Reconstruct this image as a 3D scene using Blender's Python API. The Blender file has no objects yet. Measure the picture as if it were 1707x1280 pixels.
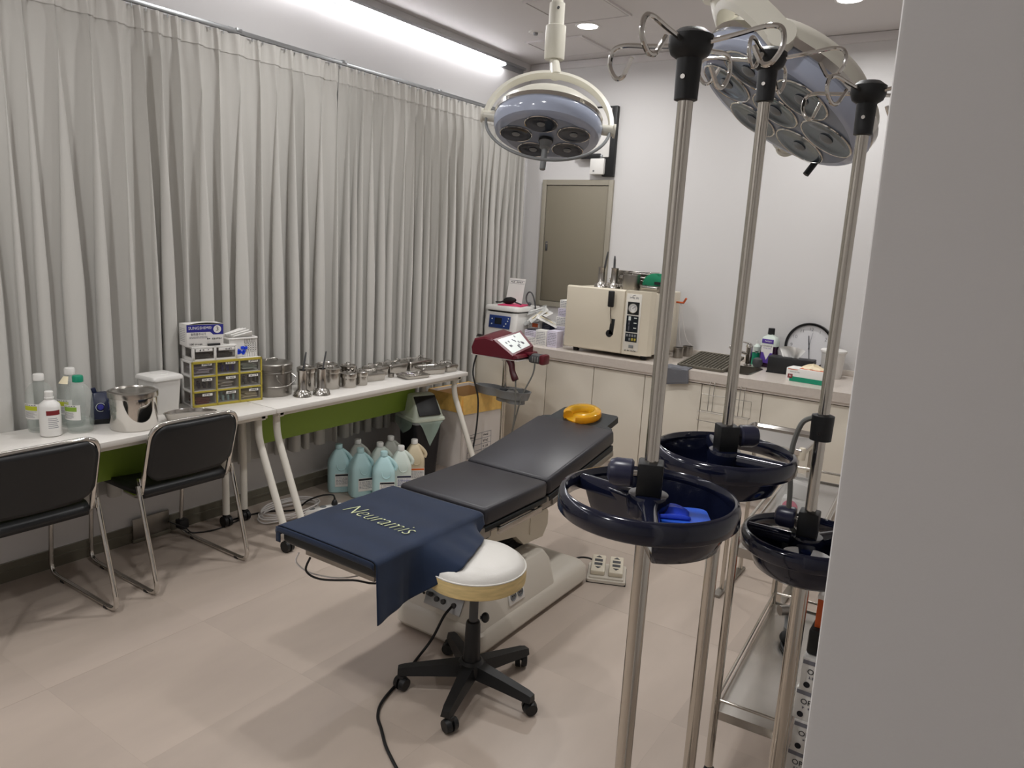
import bpy, bmesh, math, random
from mathutils import Vector, Matrix, Quaternion
PI = math.pi
R = math.radians
sc = bpy.context.scene
COL = sc.collection
random.seed(7)

# ------------------------------------------------------------------ camera
CAM_H = 1.65
rt = Vector((0.8273, 0.5591, 0.0540)); fw = Vector((-0.5405, 0.8189, -0.1930))
fw.normalize(); rt = (rt - fw * rt.dot(fw)).normalized(); up = rt.cross(fw)
cam_d = bpy.data.cameras.new('camera'); cam_d.sensor_width = 36; cam_d.sensor_fit = 'HORIZONTAL'
cam_d.lens = 1235.47 / 1707 * 36; cam_d.clip_start = 0.05
cam = bpy.data.objects.new('camera', cam_d); COL.objects.link(cam)
M = Matrix((rt, up, -fw)).transposed().to_4x4(); M.translation = (0, 0, CAM_H); cam.matrix_world = M
sc.camera = cam

# ------------------------------------------------------------------ world, exposure, lights
w = bpy.data.worlds.new('world'); sc.world = w; w.use_nodes = True
w.node_tree.nodes['Background'].inputs[0].default_value = (0.9, 0.95, 1, 1)
w.node_tree.nodes['Background'].inputs[1].default_value = 0.0
sc.view_settings.view_transform = 'Standard'; sc.view_settings.look = 'None'
sc.view_settings.gamma = 1.0; sc.view_settings.use_curve_mapping = False
sc.view_settings.exposure = 0.35
LED_W = 8.0        # linear lamp along the curtain wall
DOWN_W = 9.6       # each recessed downlight
CEIL = 3.06; XL = -3.58; YB = 5.45; XR = 1.0; YF = -1.3

# ------------------------------------------------------------------ helpers
def lin(c):
    if isinstance(c, str):
        c = [int(c[i:i+2], 16) / 255 for i in (0, 2, 4)]
        c = [v / 12.92 if v <= 0.04045 else ((v + 0.055) / 1.055) ** 2.4 for v in c]
    return (*c[:3], 1)
MATS = {}
def mat(name, col, rough=0.5, metal=0.0, noise=0.0, nscale=20, bump=0.0, bscale=200, trans=0.0, alpha=1.0, emit=None, estr=0, coat=0, ior=1.45, spec=0.5, stretch=(1,1,1), sheen=0, sss=0):
    m = bpy.data.materials.new(name); m.use_nodes = True; nt = m.node_tree; N = nt.nodes; L = nt.links
    p = N['Principled BSDF']; c = lin(col)
    p.inputs['Base Color'].default_value = c; p.inputs['Roughness'].default_value = rough
    p.inputs['Metallic'].default_value = metal; p.inputs['IOR'].default_value = ior
    p.inputs['Transmission Weight'].default_value = trans; p.inputs['Alpha'].default_value = alpha
    p.inputs['Coat Weight'].default_value = coat; p.inputs['Specular IOR Level'].default_value = spec
    p.inputs['Sheen Weight'].default_value = sheen
    if sss: p.inputs['Subsurface Weight'].default_value = sss; p.inputs['Subsurface Scale'].default_value = 0.02
    if emit: p.inputs['Emission Color'].default_value = lin(emit); p.inputs['Emission Strength'].default_value = estr
    if noise or bump:
        tc = N.new('ShaderNodeTexCoord'); mp = N.new('ShaderNodeMapping'); mp.inputs['Scale'].default_value = stretch
        L.new(tc.outputs['Object'], mp.inputs[0])
    if noise:
        n = N.new('ShaderNodeTexNoise'); n.inputs['Scale'].default_value = nscale; n.inputs['Detail'].default_value = 6
        L.new(mp.outputs[0], n.inputs['Vector'])
        r = N.new('ShaderNodeValToRGB'); r.color_ramp.elements[0].position = 0.3; r.color_ramp.elements[1].position = 0.7
        r.color_ramp.elements[0].color = (*[v * (1 - noise) for v in c[:3]], 1)
        r.color_ramp.elements[1].color = (*[min(1, v * (1 + noise)) for v in c[:3]], 1)
        L.new(n.outputs['Fac'], r.inputs[0]); L.new(r.outputs[0], p.inputs['Base Color'])
    if bump:
        n2 = N.new('ShaderNodeTexNoise'); n2.inputs['Scale'].default_value = bscale; n2.inputs['Detail'].default_value = 3
        L.new(mp.outputs[0], n2.inputs['Vector'])
        b = N.new('ShaderNodeBump'); b.inputs['Strength'].default_value = bump; b.inputs['Distance'].default_value = 0.002
        L.new(n2.outputs['Fac'], b.inputs['Height']); L.new(b.outputs[0], p.inputs['Normal'])
    MATS[name] = m; return m
def glass(name, col, alpha=0.25, rough=0.1):
    # clear plastic: mostly see-through with a tinted, glossy surface
    m = bpy.data.materials.new(name); m.use_nodes = True; nt = m.node_tree; N = nt.nodes; L = nt.links
    p = N['Principled BSDF']; p.inputs['Base Color'].default_value = lin(col); p.inputs['Roughness'].default_value = rough
    t = N.new('ShaderNodeBsdfTransparent'); mx = N.new('ShaderNodeMixShader'); mx.inputs[0].default_value = alpha
    L.new(t.outputs[0], mx.inputs[1]); L.new(p.outputs[0], mx.inputs[2]); L.new(mx.outputs[0], N['Material Output'].inputs[0])
    MATS[name] = m; return m

class B:
    def __init__(s): s.bm = bmesh.new()
    def box(s, c, d, bev=0, rot=None, seg=2):
        r = bmesh.ops.create_cube(s.bm, size=1); vs = r['verts']
        bmesh.ops.scale(s.bm, vec=d, verts=vs)
        if bev:
            es = list({e for v in vs for e in v.link_edges})
            o = bmesh.ops.bevel(s.bm, geom=es, offset=bev, segments=seg, profile=0.5, affect='EDGES')
            vs = list({v for f in o['faces'] for v in f.verts} | {v for v in vs if v.is_valid})
        T = Matrix.Translation(c)
        if rot is not None:
            T = T @ (rot.to_4x4() if not isinstance(rot, tuple) else Matrix.Rotation(rot[2], 4, 'Z') @ Matrix.Rotation(rot[1], 4, 'Y') @ Matrix.Rotation(rot[0], 4, 'X'))
        bmesh.ops.transform(s.bm, matrix=T, verts=vs); return s
    def rings(s, rows, closed=True, cap0=True, cap1=True):
        V = [[s.bm.verts.new(p) for p in row] for row in rows]
        for a, b in zip(V, V[1:]):
            n = len(a)
            for i in range(n if closed else n - 1):
                j = (i + 1) % n
                s.bm.faces.new((a[i], a[j], b[j], b[i]))
        if cap0: s.bm.faces.new(list(reversed(V[0])))
        if cap1: s.bm.faces.new(V[-1])
        return s
    def tube(s, pts, r, n=8, closed=False):
        pts = [Vector(p) for p in pts]; m = len(pts)
        rr = r if isinstance(r, (list, tuple)) else [r] * m
        def tan(i):
            if closed: return (pts[(i + 1) % m] - pts[i - 1]).normalized()
            if i == 0: return (pts[1] - pts[0]).normalized()
            if i == m - 1: return (pts[-1] - pts[-2]).normalized()
            return ((pts[i + 1] - pts[i]).normalized() + (pts[i] - pts[i - 1]).normalized()).normalized()
        t = tan(0); u = t.orthogonal().normalized(); rows = []
        for i in range(m):
            t2 = tan(i); q = t.rotation_difference(t2); u = (q @ u); u = (u - t2 * u.dot(t2)).normalized(); v = t2.cross(u); t = t2
            k = 1.0
            if 0 < i < m - 1:
                c = (pts[i + 1] - pts[i]).normalized().dot(t2); k = min(1.5, 1 / max(c, 0.3)) if c < 0.95 else 1
            rows.append([pts[i] + (u * math.cos(a) + v * math.sin(a)) * rr[i] * (1) for a in [2 * PI * j / n for j in range(n)]])
        if closed:
            # align seam
            V = [[s.bm.verts.new(p) for p in row] for row in rows]
            for k_ in range(m):
                a, b = V[k_], V[(k_ + 1) % m]; off = 0
                if k_ == m - 1:
                    off = min(range(n), key=lambda o: (a[0].co - b[o].co).length)
                for i in range(n): s.bm.faces.new((a[i], a[(i + 1) % n], b[(i + 1 + off) % n], b[(i + off) % n]))
        else: s.rings(rows)
        return s
    def cyl(s, p, q, r, r2=None, n=16): return s.tube([p, q], [r, r if r2 is None else r2], n)
    def lathe(s, prof, c=(0, 0, 0), n=24, rot=None, sx=1, sy=1, cap=True):
        c = Vector(c); rows = []
        for (r, z) in prof:
            row = []
            for j in range(n):
                a = 2 * PI * j / n; p = Vector((r * math.cos(a) * sx, r * math.sin(a) * sy, z))
                if rot is not None: p = rot @ p
                row.append(c + p)
            rows.append(row)
        s.rings(rows, cap0=cap and prof[0][0] > 1e-5, cap1=cap and prof[-1][0] > 1e-5)
        return s
    def prism(s, poly, z0, z1, T=None):
        lo = [Vector((x, y, z0)) for x, y in poly]; hi = [Vector((x, y, z1)) for x, y in poly]
        if T is not None: lo = [T @ p for p in lo]; hi = [T @ p for p in hi]
        return s.rings([lo, hi])
    def grid(s, fn, nu, nv, flip=False):
        V = [[s.bm.verts.new(fn(i / nu, j / nv)) for j in range(nv + 1)] for i in range(nu + 1)]
        for i in range(nu):
            for j in range(nv):
                q = (V[i][j], V[i + 1][j], V[i + 1][j + 1], V[i][j + 1])
                s.bm.faces.new(tuple(reversed(q)) if flip else q)
        return s
    def ball(s, c, r, n=16):
        r = r if isinstance(r, (tuple, list)) else (r, r, r)
        o = bmesh.ops.create_uvsphere(s.bm, u_segments=n, v_segments=max(6, n // 2), radius=1)
        bmesh.ops.transform(s.bm, matrix=Matrix.Translation(c) @ Matrix.Diagonal((*r, 1)), verts=o['verts']); return s
    def mesh(s, name, m, smooth=True, ang=38):
        bmesh.ops.remove_doubles(s.bm, verts=s.bm.verts, dist=1e-6)
        bmesh.ops.recalc_face_normals(s.bm, faces=s.bm.faces)
        me = bpy.data.meshes.new(name); s.bm.to_mesh(me); s.bm.free()
        me.materials.append(MATS[m] if isinstance(m, str) else m)
        if smooth:
            for p in me.polygons: p.use_smooth = True
            me.set_sharp_from_angle(angle=R(ang))
        return me
def obj(name, b, m, parent=None, loc=None, rot=None, label=None, cat=None, group=None, kind=None, solid=0, smooth=True, ang=38, sub=0):
    me = b.mesh(name, m, smooth, ang) if isinstance(b, B) else b
    o = bpy.data.objects.new(name, me); COL.objects.link(o)
    if parent is not None: o.parent = parent
    if loc is not None: o.location = loc
    if rot is not None: o.rotation_euler = rot
    tag(o, label, cat, group, kind)
    if solid:
        md = o.modifiers.new('solid', 'SOLIDIFY'); md.thickness = solid; md.offset = 0
    if sub:
        md = o.modifiers.new('sub', 'SUBSURF'); md.levels = sub; md.render_levels = sub
    return o
def tag(o, label=None, cat=None, group=None, kind=None):
    for k, v in (('label', label), ('category', cat), ('group', group), ('kind', kind)):
        if v: o[k] = v
    return o
def thing(name, label, cat, loc=(0, 0, 0), rz=0, group=None):
    o = bpy.data.objects.new(name, None); COL.objects.link(o); o.location = loc; o.rotation_euler = (0, 0, rz)
    o.empty_display_size = 0.05
    return tag(o, label, cat, group)
def dup(root, loc=None, rz=None, label=None, parent=None):
    c = root.copy(); COL.objects.link(c); c.parent = parent
    if loc is not None: c.location = loc
    if rz is not None: c.rotation_euler = (0, 0, rz)
    if label: c['label'] = label
    for ch in root.children: dup(ch, parent=c)
    return c
def struct(name, b, m, parent=None, **k):
    return obj(name, b, m, parent, kind='structure' if parent is None else None, **k)
def smooth(pts, n=6, closed=False):
    pts = [Vector(p) for p in pts]; out = []; m = len(pts)
    for i in range(m if closed else m - 1):
        if closed: p0, p1, p2, p3 = pts[i - 1], pts[i], pts[(i + 1) % m], pts[(i + 2) % m]
        else: p0, p1, p2, p3 = pts[max(i - 1, 0)], pts[i], pts[i + 1], pts[min(i + 2, m - 1)]
        for k in range(n):
            t = k / n
            out.append(0.5 * (2 * p1 + (p2 - p0) * t + (2 * p0 - 5 * p1 + 4 * p2 - p3) * t * t + (3 * p1 - p0 - 3 * p2 + p3) * t ** 3))
    if not closed: out.append(pts[-1])
    return out
def fillet(pts, r, n=5, closed=False):
    pts = [Vector(p) for p in pts]; out = []; m = len(pts)
    for i in range(m):
        if not closed and i in (0, m - 1): out.append(pts[i]); continue
        a, b, c = pts[i - 1], pts[i], pts[(i + 1) % m]
        rr = r[i] if isinstance(r, (list, tuple)) else r
        d1 = (a - b); d2 = (c - b); k = min(rr, d1.length * 0.49, d2.length * 0.49)
        p, q = b + d1.normalized() * k, b + d2.normalized() * k
        for j in range(n + 1):
            t = j / n; out.append((1 - t) ** 2 * p + 2 * t * (1 - t) * b + t * t * q)
    return out
def rrect(wd, ht, r, n=4):
    pts = [(-wd / 2, -ht / 2), (wd / 2, -ht / 2), (wd / 2, ht / 2), (-wd / 2, ht / 2)]
    return [(p.x, p.y) for p in fillet([Vector((x, y, 0)) for x, y in pts], r, n, True)]
def frame(o, x, z):
    # matrix with local x along x, local z along z, at o
    x = Vector(x).normalized(); z = Vector(z); z = (z - x * z.dot(x)).normalized(); y = z.cross(x)
    m = Matrix((x, y, z)).transposed().to_4x4(); m.translation = o; return m
def text(name, s, size, T, m, parent, extrude=0.0004, align='CENTER', shear=0, bevel=0):
    cu = bpy.data.curves.new(name, 'FONT'); cu.body = s; cu.size = size; cu.extrude = extrude
    cu.align_x = align; cu.align_y = 'CENTER'; cu.shear = shear; cu.resolution_u = 3; cu.offset = bevel
    t = bpy.data.objects.new(name, cu); COL.objects.link(t)
    bpy.context.view_layer.update()
    me = bpy.data.meshes.new_from_object(t.evaluated_get(bpy.context.evaluated_depsgraph_get()))
    COL.objects.unlink(t); bpy.data.objects.remove(t)
    me.transform(T); me.materials.clear(); me.materials.append(MATS[m])
    o = bpy.data.objects.new(name, me); COL.objects.link(o)
    if parent is not None: o.parent = parent
    return o
def bars(b, T, rows, wmax, h, gap, rnd, x0=0):
    # rows of tiny print as thin strips: local x right, y up
    for i in range(rows):
        x = x0; y = -i * gap
        while x < wmax:
            L = rnd.uniform(0.3, 1) * wmax * 0.3
            L = min(L, wmax - x)
            if L < h: break
            b.box(T @ Vector((x + L / 2, y, 0)), (L, h, 0.0006), rot=T.to_3x3()); x += L + h * 0.9
    return b

def scrawl(name, T, wd, h, m, parent, seed=1, n=7):
    # illegible small lettering: a row of letter-like strokes, centred on T
    rnd = random.Random(seed); b = B(); q = T.to_3x3(); st_ = wd / n
    for i in range(n):
        if rnd.random() < 0.12: continue
        x0 = -wd / 2 + (i + 0.5) * st_; sw_ = st_ * 0.22
        for k in range(3):
            if rnd.random() < 0.5: b.box(T @ Vector((x0 + rnd.uniform(-0.25, 0.25) * st_, rnd.uniform(-0.15, 0.15) * h, 0)), (sw_, h * rnd.uniform(0.5, 1.0), 0.0006), rot=q)
            else: b.box(T @ Vector((x0, rnd.uniform(-0.4, 0.4) * h, 0)), (st_ * 0.75, h * 0.2, 0.0006), rot=q)
    return obj(name, b, m, parent, smooth=False, kind='stuff')

# ------------------------------------------------------------------ materials
mat('wall_paint', 'd4d2d1', 0.6, bump=0.05, bscale=300)
mat('ceiling_paint', 'd4d0cf', 0.7)
mat('floor_tile', 'b5a79b', 0.32, noise=0.07, nscale=2.2, stretch=(2.2, 0.7, 1), bump=0.02, bscale=60)
mat('floor_base', '8d8279', 0.6)
mat('baseboard', '6b6659', 0.5)
mat('curtain', 'c6c4bf', 0.85, sheen=0.2, bump=0.06, bscale=500)
mat('curtain_tape', 'd0cec9', 0.8, bump=0.05, bscale=400)
mat('alu', 'a9abad', 0.35, 0.9)
mat('steel', 'b5b1ab', 0.22, 1.0, noise=0.06, nscale=8)
mat('steel_dull', '98948e', 0.36, 1.0, noise=0.08, nscale=12)
mat('chrome', 'd2cfca', 0.08, 1.0)
mat('pole_steel', 'cbc6bd', 0.14, 1.0)
mat('black', '17181a', 0.45)
mat('black_gloss', '101114', 0.15)
mat('black_vinyl', '1d1e20', 0.42, bump=0.12, bscale=350)
mat('pad_vinyl', '2b2a2f', 0.36, bump=0.06, bscale=300)
mat('pad_dark', '14191c', 0.5)
mat('navy_plastic', '12162a', 0.14, coat=0.3)
mat('navy_knob', '2a2c42', 0.3)
mat('navy_device', '1f2640', 0.35)
mat('towel', '17263f', 0.95, sheen=0.12, noise=0.18, nscale=9, bump=0.5, bscale=900)
mat('thread', 'd3d9ac', 0.7)
mat('thread_white', 'dfe4da', 0.7)
mat('cream', 'd9d0bd', 0.35)
mat('bed_base', 'cdc6ba', 0.4, bump=0.03, bscale=200)
mat('white_plastic', 'e2e0dc', 0.4)
mat('white_laminate', 'dcd8d2', 0.35)
mat('white_metal', 'dedad0', 0.35)
mat('white_leather', 'd8d5cf', 0.4, bump=0.25, bscale=120)
mat('stool_band', 'dcc48c', 0.55, noise=0.15, nscale=14, stretch=(1, 1, 8))
mat('green_panel', '7f9a35', 0.5)
mat('cabinet', 'ddd6c8', 0.3)
mat('counter', 'cfc6bd', 0.25, noise=0.03, nscale=60)
mat('panel_grey', '847d6d', 0.5)
mat('panel_frame', '9a9486', 0.45)
mat('lamp_cream', 'dad7cb', 0.3)
mat('lamp_glass', 'aab2c6', 0.12, spec=0.7)
mat('lamp_face', '7d8799', 0.16, spec=0.7)
mat('lamp_reflector', '39414d', 0.12, 0.7)
mat('lamp_reflector2', '6b7886', 0.12, 0.8)
mat('grey_plastic', '7d7f80', 0.45)
mat('grey_dark', '4b4c4e', 0.5)
mat('burgundy', '5c1422', 0.3)
mat('burgundy_dark', '3f0e18', 0.35)
mat('screen_white', 'dfe6e2', 0.3)
mat('screen_blue', '223a78', 0.3)
mat('screen_dark', '1a2028', 0.2)
mat('ink', '26262c', 0.7)
mat('ink_grey', '7d7d86', 0.7)
mat('ink_blue', '2a2a86', 0.6)
mat('ink_red', '7b1f22', 0.6)
mat('ink_purple', '5a3f9a', 0.5)
mat('ink_orange', 'd8641e', 0.5)
mat('ink_green', '86a83a', 0.5)
mat('ink_lime', 'b9bf2e', 0.5)
mat('ink_teal', '0f8a6a', 0.5)
mat('paper', 'e6e4e0', 0.7)
mat('paper_lilac', 'dcd6e6', 0.65)
mat('card', 'dfd8d2', 0.75)
mat('card_inner', 'b48d5e', 0.85)
mat('liner_yellow', 'efc470', 0.35, noise=0.1, nscale=25)
mat('pink', 'd23a68', 0.5)
mat('orange', 'c85a28', 0.5)
mat('yellow_trim', 'b0a040', 0.4)
mat('smoke_plastic', '5d5750', 0.2)
glass('smoke_pane', '6a635c', 0.2, 0.15)
glass('clear_bottle', 'd2dad4', 0.17, 0.06)
glass('clear_bag', 'dfe0de', 0.3, 0.15)
glass('bin_bag', 'b9d0c2', 0.45, 0.2)
glass('water', 'b9c5be', 0.22, 0.04)
mat('jug_blue', 'b6d9dc', 0.45)
mat('jug_white', 'd2ddd5', 0.45)
mat('jug_clear', 'b4b6ae', 0.4)
mat('jug_amber', 'cdbfa2', 0.4)
mat('bin_black', '16161b', 0.4)
mat('bin_lid', 'c3ccbd', 0.4)
mat('bin_grey', '8d9294', 0.4)
mat('blue_plastic', '1f45d8', 0.35)
mat('blue_tray', '2a62e0', 0.3)
mat('amber_gel', 'ffcb38', 0.12, trans=0.6, ior=1.4)
mat('cable_black', '121214', 0.5)
mat('cable_grey', '6b6c68', 0.5)
mat('cable_white', 'd9d5d3', 0.5)
mat('green_cloth', '0b6b4a', 0.9, bump=0.3, bscale=150)
mat('grey_cloth', '6a6b70', 0.95, bump=0.4, bscale=300)
mat('mat_brown', '625d52', 0.45)
mat('listerine', '3d1f3e', 0.15, trans=0.3)
mat('glove', 'efe3c4', 0.6)
mat('tissue', 'e6e5e2', 0.8)
mat('clock_face', 'd9d8da', 0.35)
mat('seal_mark', '2c2f8c', 0.4)
mat('lamp_on', 'ffffff', 0.5, emit='ffffff', estr=14)
mat('led_on', 'ffffff', 0.5, emit='fbfaff', estr=16)
mat('rubber', '1a1a1a', 0.7)

# ================================================================== the room
fl = struct('floor', B().box(((XL + XR) / 2, (YF + YB) / 2, -0.06), (XR - XL + 0.2, YB - YF + 0.2, 0.1)), 'floor_base', smooth=False)
TS = 0.6125
tile_me = {}
x = -2.61 - 2 * TS
while x < XR:
    y = 1.085 - 4 * TS
    while y < YB:
        x0, x1, y0, y1 = max(x, XL), min(x + TS, XR), max(y, YF), min(y + TS, YB)
        if x1 - x0 > 0.01 and y1 - y0 > 0.01:
            k = (round(x1 - x0, 3), round(y1 - y0, 3))
            if k not in tile_me:
                tile_me[k] = B().box((0, 0, 0), (k[0] - 0.0007, k[1] - 0.0007, 0.012)).mesh('tile', 'floor_tile', False)
            obj('tile', tile_me[k], None, fl, loc=((x0 + x1) / 2, (y0 + y1) / 2, -0.006))
        y += TS
    x += TS
struct('ceiling', B().box(((XL + XR) / 2, (YF + YB) / 2, CEIL + 0.05), (XR - XL + 0.2, YB - YF + 0.2, 0.1)), 'ceiling_paint', smooth=False)
struct('wall_left', B().box((XL - 0.05, (YF + YB) / 2, CEIL / 2), (0.1, YB - YF, CEIL)), 'wall_paint', smooth=False)
struct('wall_back', B().box(((XL + XR) / 2, YB + 0.05, CEIL / 2), (XR - XL + 0.2, 0.1, CEIL)), 'wall_paint', smooth=False)
struct('wall_right', B().box((XR + 0.05, (YF + YB) / 2, CEIL / 2), (0.1, YB - YF, CEIL)), 'wall_paint', smooth=False)
struct('wall_front', B().box(((XL + XR) / 2, YF - 0.05, CEIL / 2), (XR - XL + 0.2, 0.1, CEIL)), 'wall_paint', smooth=False)
# partition end right beside the viewer
struct('wall_partition', B().box((0, 0, CEIL / 2), (1.06, 0.16, CEIL - 0.002), bev=0.004), 'wall_paint', loc=(0.462, 0.66, 0), rot=(0, R(-0.7), 0))
struct('baseboard_left', B().box((XL + 0.006, (YF + 4.76) / 2, 0.045), (0.012, 4.76 - YF, 0.09)).box((XL + 0.012, (YF + 4.76) / 2, 0.05), (0.012, 4.76 - YF, 0.012)), 'baseboard', smooth=False)
struct('trim_1', B().box(((XL + XR) / 2, YB - 0.006, CEIL - 0.03), (XR - XL, 0.012, 0.055), bev=0.002), 'ceiling_paint')
# access hatches and small fittings in the ceiling
def hatch(x0, y0, x1, y1, lab):
    t = thing('access_hatch', lab, 'hatch', ((x0 + x1) / 2, (y0 + y1) / 2, CEIL), group='ceiling access hatches')
    w_, d_ = x1 - x0, y1 - y0
    obj('hatch_panel', B().box((0, 0, -0.005), (w_ - 0.03, d_ - 0.03, 0.010)), 'ceiling_paint', t)
    b = B()
    for s in (-1, 1):
        b.box((s * w_ / 2, 0, -0.006), (0.014, d_ + 0.014, 0.012)); b.box((0, s * d_ / 2, -0.006), (w_ - 0.014, 0.014, 0.012))
    obj('hatch_frame', b, 'ceiling_paint', t)
    b = B()
    for s in (-1, 1):
        b.box((s * (w_ / 2 - 0.0105), 0, -0.0005), (0.007, d_ - 0.014, 0.002)); b.box((0, s * (d_ / 2 - 0.0105), -0.0005), (w_ - 0.028, 0.007, 0.002))
    obj('hatch_gap', b, 'ceiling_paint', t)
hatch(-2.72, 4.02, -2.24, 4.51, 'square ceiling hatch in front of the round downlight')
hatch(-3.22, 4.82, -2.76, 5.27, 'square ceiling hatch close to the back wall corner')
t = thing('smoke_detector', 'small round sensor on ceiling between the two hatches', 'detector', (-3.02, 4.63, CEIL))
obj('housing', B().lathe([(0, -0.004), (0.045, -0.004), (0.05, 0)], n=20), 'white_plastic', t)
obj('sensor_cap', B().lathe([(0, -0.02), (0.014, -0.02), (0.018, -0.003)], n=16), 'grey_plastic', t)
def downlight(x, y, lab, spot='', off=''):
    t = thing('downlight' + spot + off, lab, 'ceiling light', (x, y, CEIL), group='recessed downlights')
    obj('trim_ring', B().lathe([(0.066, -0.002), (0.068, -0.006), (0.082, -0.006), (0.085, 0)], n=32, cap=False), 'white_plastic', t)
    obj('diffuser' + spot + off, B().lathe([(0, -0.004), (0.067, -0.004), (0.067, -0.001)], n=32), 'lamp_on', t)
    nm = 'downlight_lamp' + spot + off
    ld = bpy.data.lights.new(nm, 'AREA'); ld.shape = 'DISK'; ld.size = 0.13; ld.energy = DOWN_W; ld.color = (1, 0.99, 0.978); ld.spread = R(165)
    lo = bpy.data.objects.new(nm, ld); COL.objects.link(lo); lo.parent = t; lo.location = (0, 0, -0.012)
downlight(-2.61, 4.63, 'lit round downlight over the autoclave and the hatches')
downlight(-1.0, 4.72, 'lit round downlight over the sink counter')
# the same two rows of downlights go on along the ceiling above and behind the viewer, outside the picture
for x, y, spot, lab in ((-2.61, 2.75, '_over_desk', 'lit round downlight over the desk with the steel canisters'),
                        (-1.0, 2.95, '_over_bed', 'lit round downlight over the procedure bed and lamps'),
                        (-2.61, 0.75, '_over_chairs', 'lit round downlight over the black chairs'),
                        (-1.0, 1.0, '_over_stands', 'lit round downlight over the infusion stands'),
                        (-1.6, -0.6, '_at_entrance', 'lit round downlight at the room entrance')):
    downlight(x, y, lab, spot, '_offscreen')

# linear LED lamp high on the curtain wall
t = thing('led_strip_lamp', 'long lit white linear lamp along top of curtain wall', 'strip light', (XL, 2.0, CEIL - 0.075))
obj('profile', B().box((0.016, 0.23, 0.012), (0.032, 6.2, 0.018)).box((0.003, 0.23, -0.005), (0.006, 6.2, 0.05)), 'alu', t, smooth=False)
obj('diffuser', B().box((0.018, 0.0, -0.006), (0.022, 6.1, 0.016), bev=0.005), 'led_on', t)
for nm, yy in (('led_lamp', 4.08), ('led_lamp_over_desk_offscreen', 2.15), ('led_lamp_over_chairs_offscreen', 0.2)):
    ld = bpy.data.lights.new(nm, 'AREA'); ld.shape = 'RECTANGLE'; ld.size = 0.03; ld.size_y = 1.9; ld.energy = LED_W / 3; ld.color = (0.97, 0.97, 1.0)
    lo = bpy.data.objects.new(nm, ld); COL.objects.link(lo); lo.parent = t
    lo.location = (0.034, yy - 2.0, -0.02); lo.rotation_euler = (0, R(20), 0)

# ------------------------------------------------------------------ curtain track and curtains
TRX, TRZ = -3.515, 2.615
t = thing('curtain_track', 'thin grey aluminium curtain track with brackets on wall', 'curtain track', (XL, 2.0, TRZ))
obj('rail', B().box((TRX - XL, 0, 0), (0.022, 6.5, 0.022), bev=0.003), 'alu', t)
for yy in (-2.0, -0.55, 0.58, 1.31, 2.2, 3.0):
    obj('bracket', B().box(((TRX - XL) / 2, yy, 0.013), (TRX - XL, 0.02, 0.008)).box((TRX - XL, yy, 0.008), (0.03, 0.035, 0.018), bev=0.003).box((0.003, yy, 0.012), (0.006, 0.03, 0.04)), 'alu', t)
hook_me = B().tube([(0, 0, -0.004), (0.004, 0, -0.012), (0.002, 0, -0.03)], 0.0024, 6).mesh('hook', 'alu')
def curtain(y0, y1, zbot, lab, seed, pl=0.108, dx=0.0):
    rnd = random.Random(seed)
    n = max(3, round((y1 - y0) / pl)); P = (y1 - y0) / n; S = 18; NZ = 26; zt = TRZ - 0.018
    ph = [rnd.uniform(0, 2 * PI) for _ in range(n + 2)]
    amp = [rnd.uniform(0.7, 1.5) for _ in range(n + 2)]
    lean = [rnd.uniform(-0.5, 0.5) for _ in range(n + 2)]
    ov = [rnd.uniform(0.55, 1.6) for _ in range(n + 2)]
    hem = [rnd.uniform(-0.006, 0.006) for _ in range(n + 2)]
    wd_ = [rnd.uniform(0.55, 1.5) for _ in range(n)]; sw = sum(wd_); cum = [0.0]
    for q_ in wd_: cum.append(cum[-1] + q_ / sw * (y1 - y0))
    def mix(a, s):
        i = int(s); f = s - i; f = f * f * (3 - 2 * f)
        return a[i] * (1 - f) + a[min(i + 1, n + 1)] * f
    rows = []
    for k in range(NZ + 1):
        if k < 4: z = zt - (0.0, 0.045, 0.095, 0.105)[k]; h = (0, 0.1, 0.16, 0.2)[k]
        else:
            q = (k - 3) / (NZ - 3); z = zt - 0.105 - q * (zt - 0.105 - zbot); h = 0.2 + 0.8 * min(1, (q * 1.9) ** 0.8)
        row = []
        for s in range(n * S + 1):
            u = s / S; i = min(int(u), n - 1); f = u - i
            a = mix(amp, u); A = 0.040 * (0.30 + 0.70 * h) * a
            d = (zt - z)
            Pi = cum[i + 1] - cum[i]
            yy = y0 + cum[i] + Pi * f + Pi * 0.42 * mix(ov, u) * h * math.sin(2 * PI * f) * (1 - 0.5 * abs(f - 0.5)) + 0.07 * mix(lean, u) * (d / 2.3) ** 0.8 * (1 if 0 < u < n else 0.3)
            xx = TRX - A * math.cos(2 * PI * f) + 0.004 * math.sin(3 * d + ph[i]) * h + 0.006 * h * math.sin(4 * PI * f + ph[i])
            if k < 4: # pinched heading
                xx = TRX - 0.014 * math.cos(2 * PI * f) + 0.006 * math.sin(6 * PI * f)
            xx = min(xx, TRX + 0.043) + (dx if k > 3 else dx * k / 4); xx = max(xx, XL + 0.008 + 0.006 * (1 + math.cos(2 * PI * f)))
            row.append((xx, yy, z + (hem[i] if k == NZ else 0)))
        rows.append(row)
    t = thing('curtain', lab, 'curtain', (TRX, (y0 + y1) / 2, zbot), group='pleated curtains along the wall'); O = Vector(t.location)
    obj('cloth', B().rings([[Vector(p) - O for p in row] for row in rows], closed=False, cap0=False, cap1=False), 'curtain', t, ang=180)
    obj('heading_tape', B().rings([[Vector(p) - O + Vector((0.0035, 0, 0.002 - 0.001 * k)) for p in row] for k, row in enumerate(rows[:3])], closed=False, cap0=False, cap1=False), 'curtain_tape', t, ang=180)
    for i in range(n + 1):
        obj('hook', hook_me, None, t, loc=Vector((TRX, y0 + (cum[i] if i < len(cum) else cum[-1]), TRZ)) - O)
    return t
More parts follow.
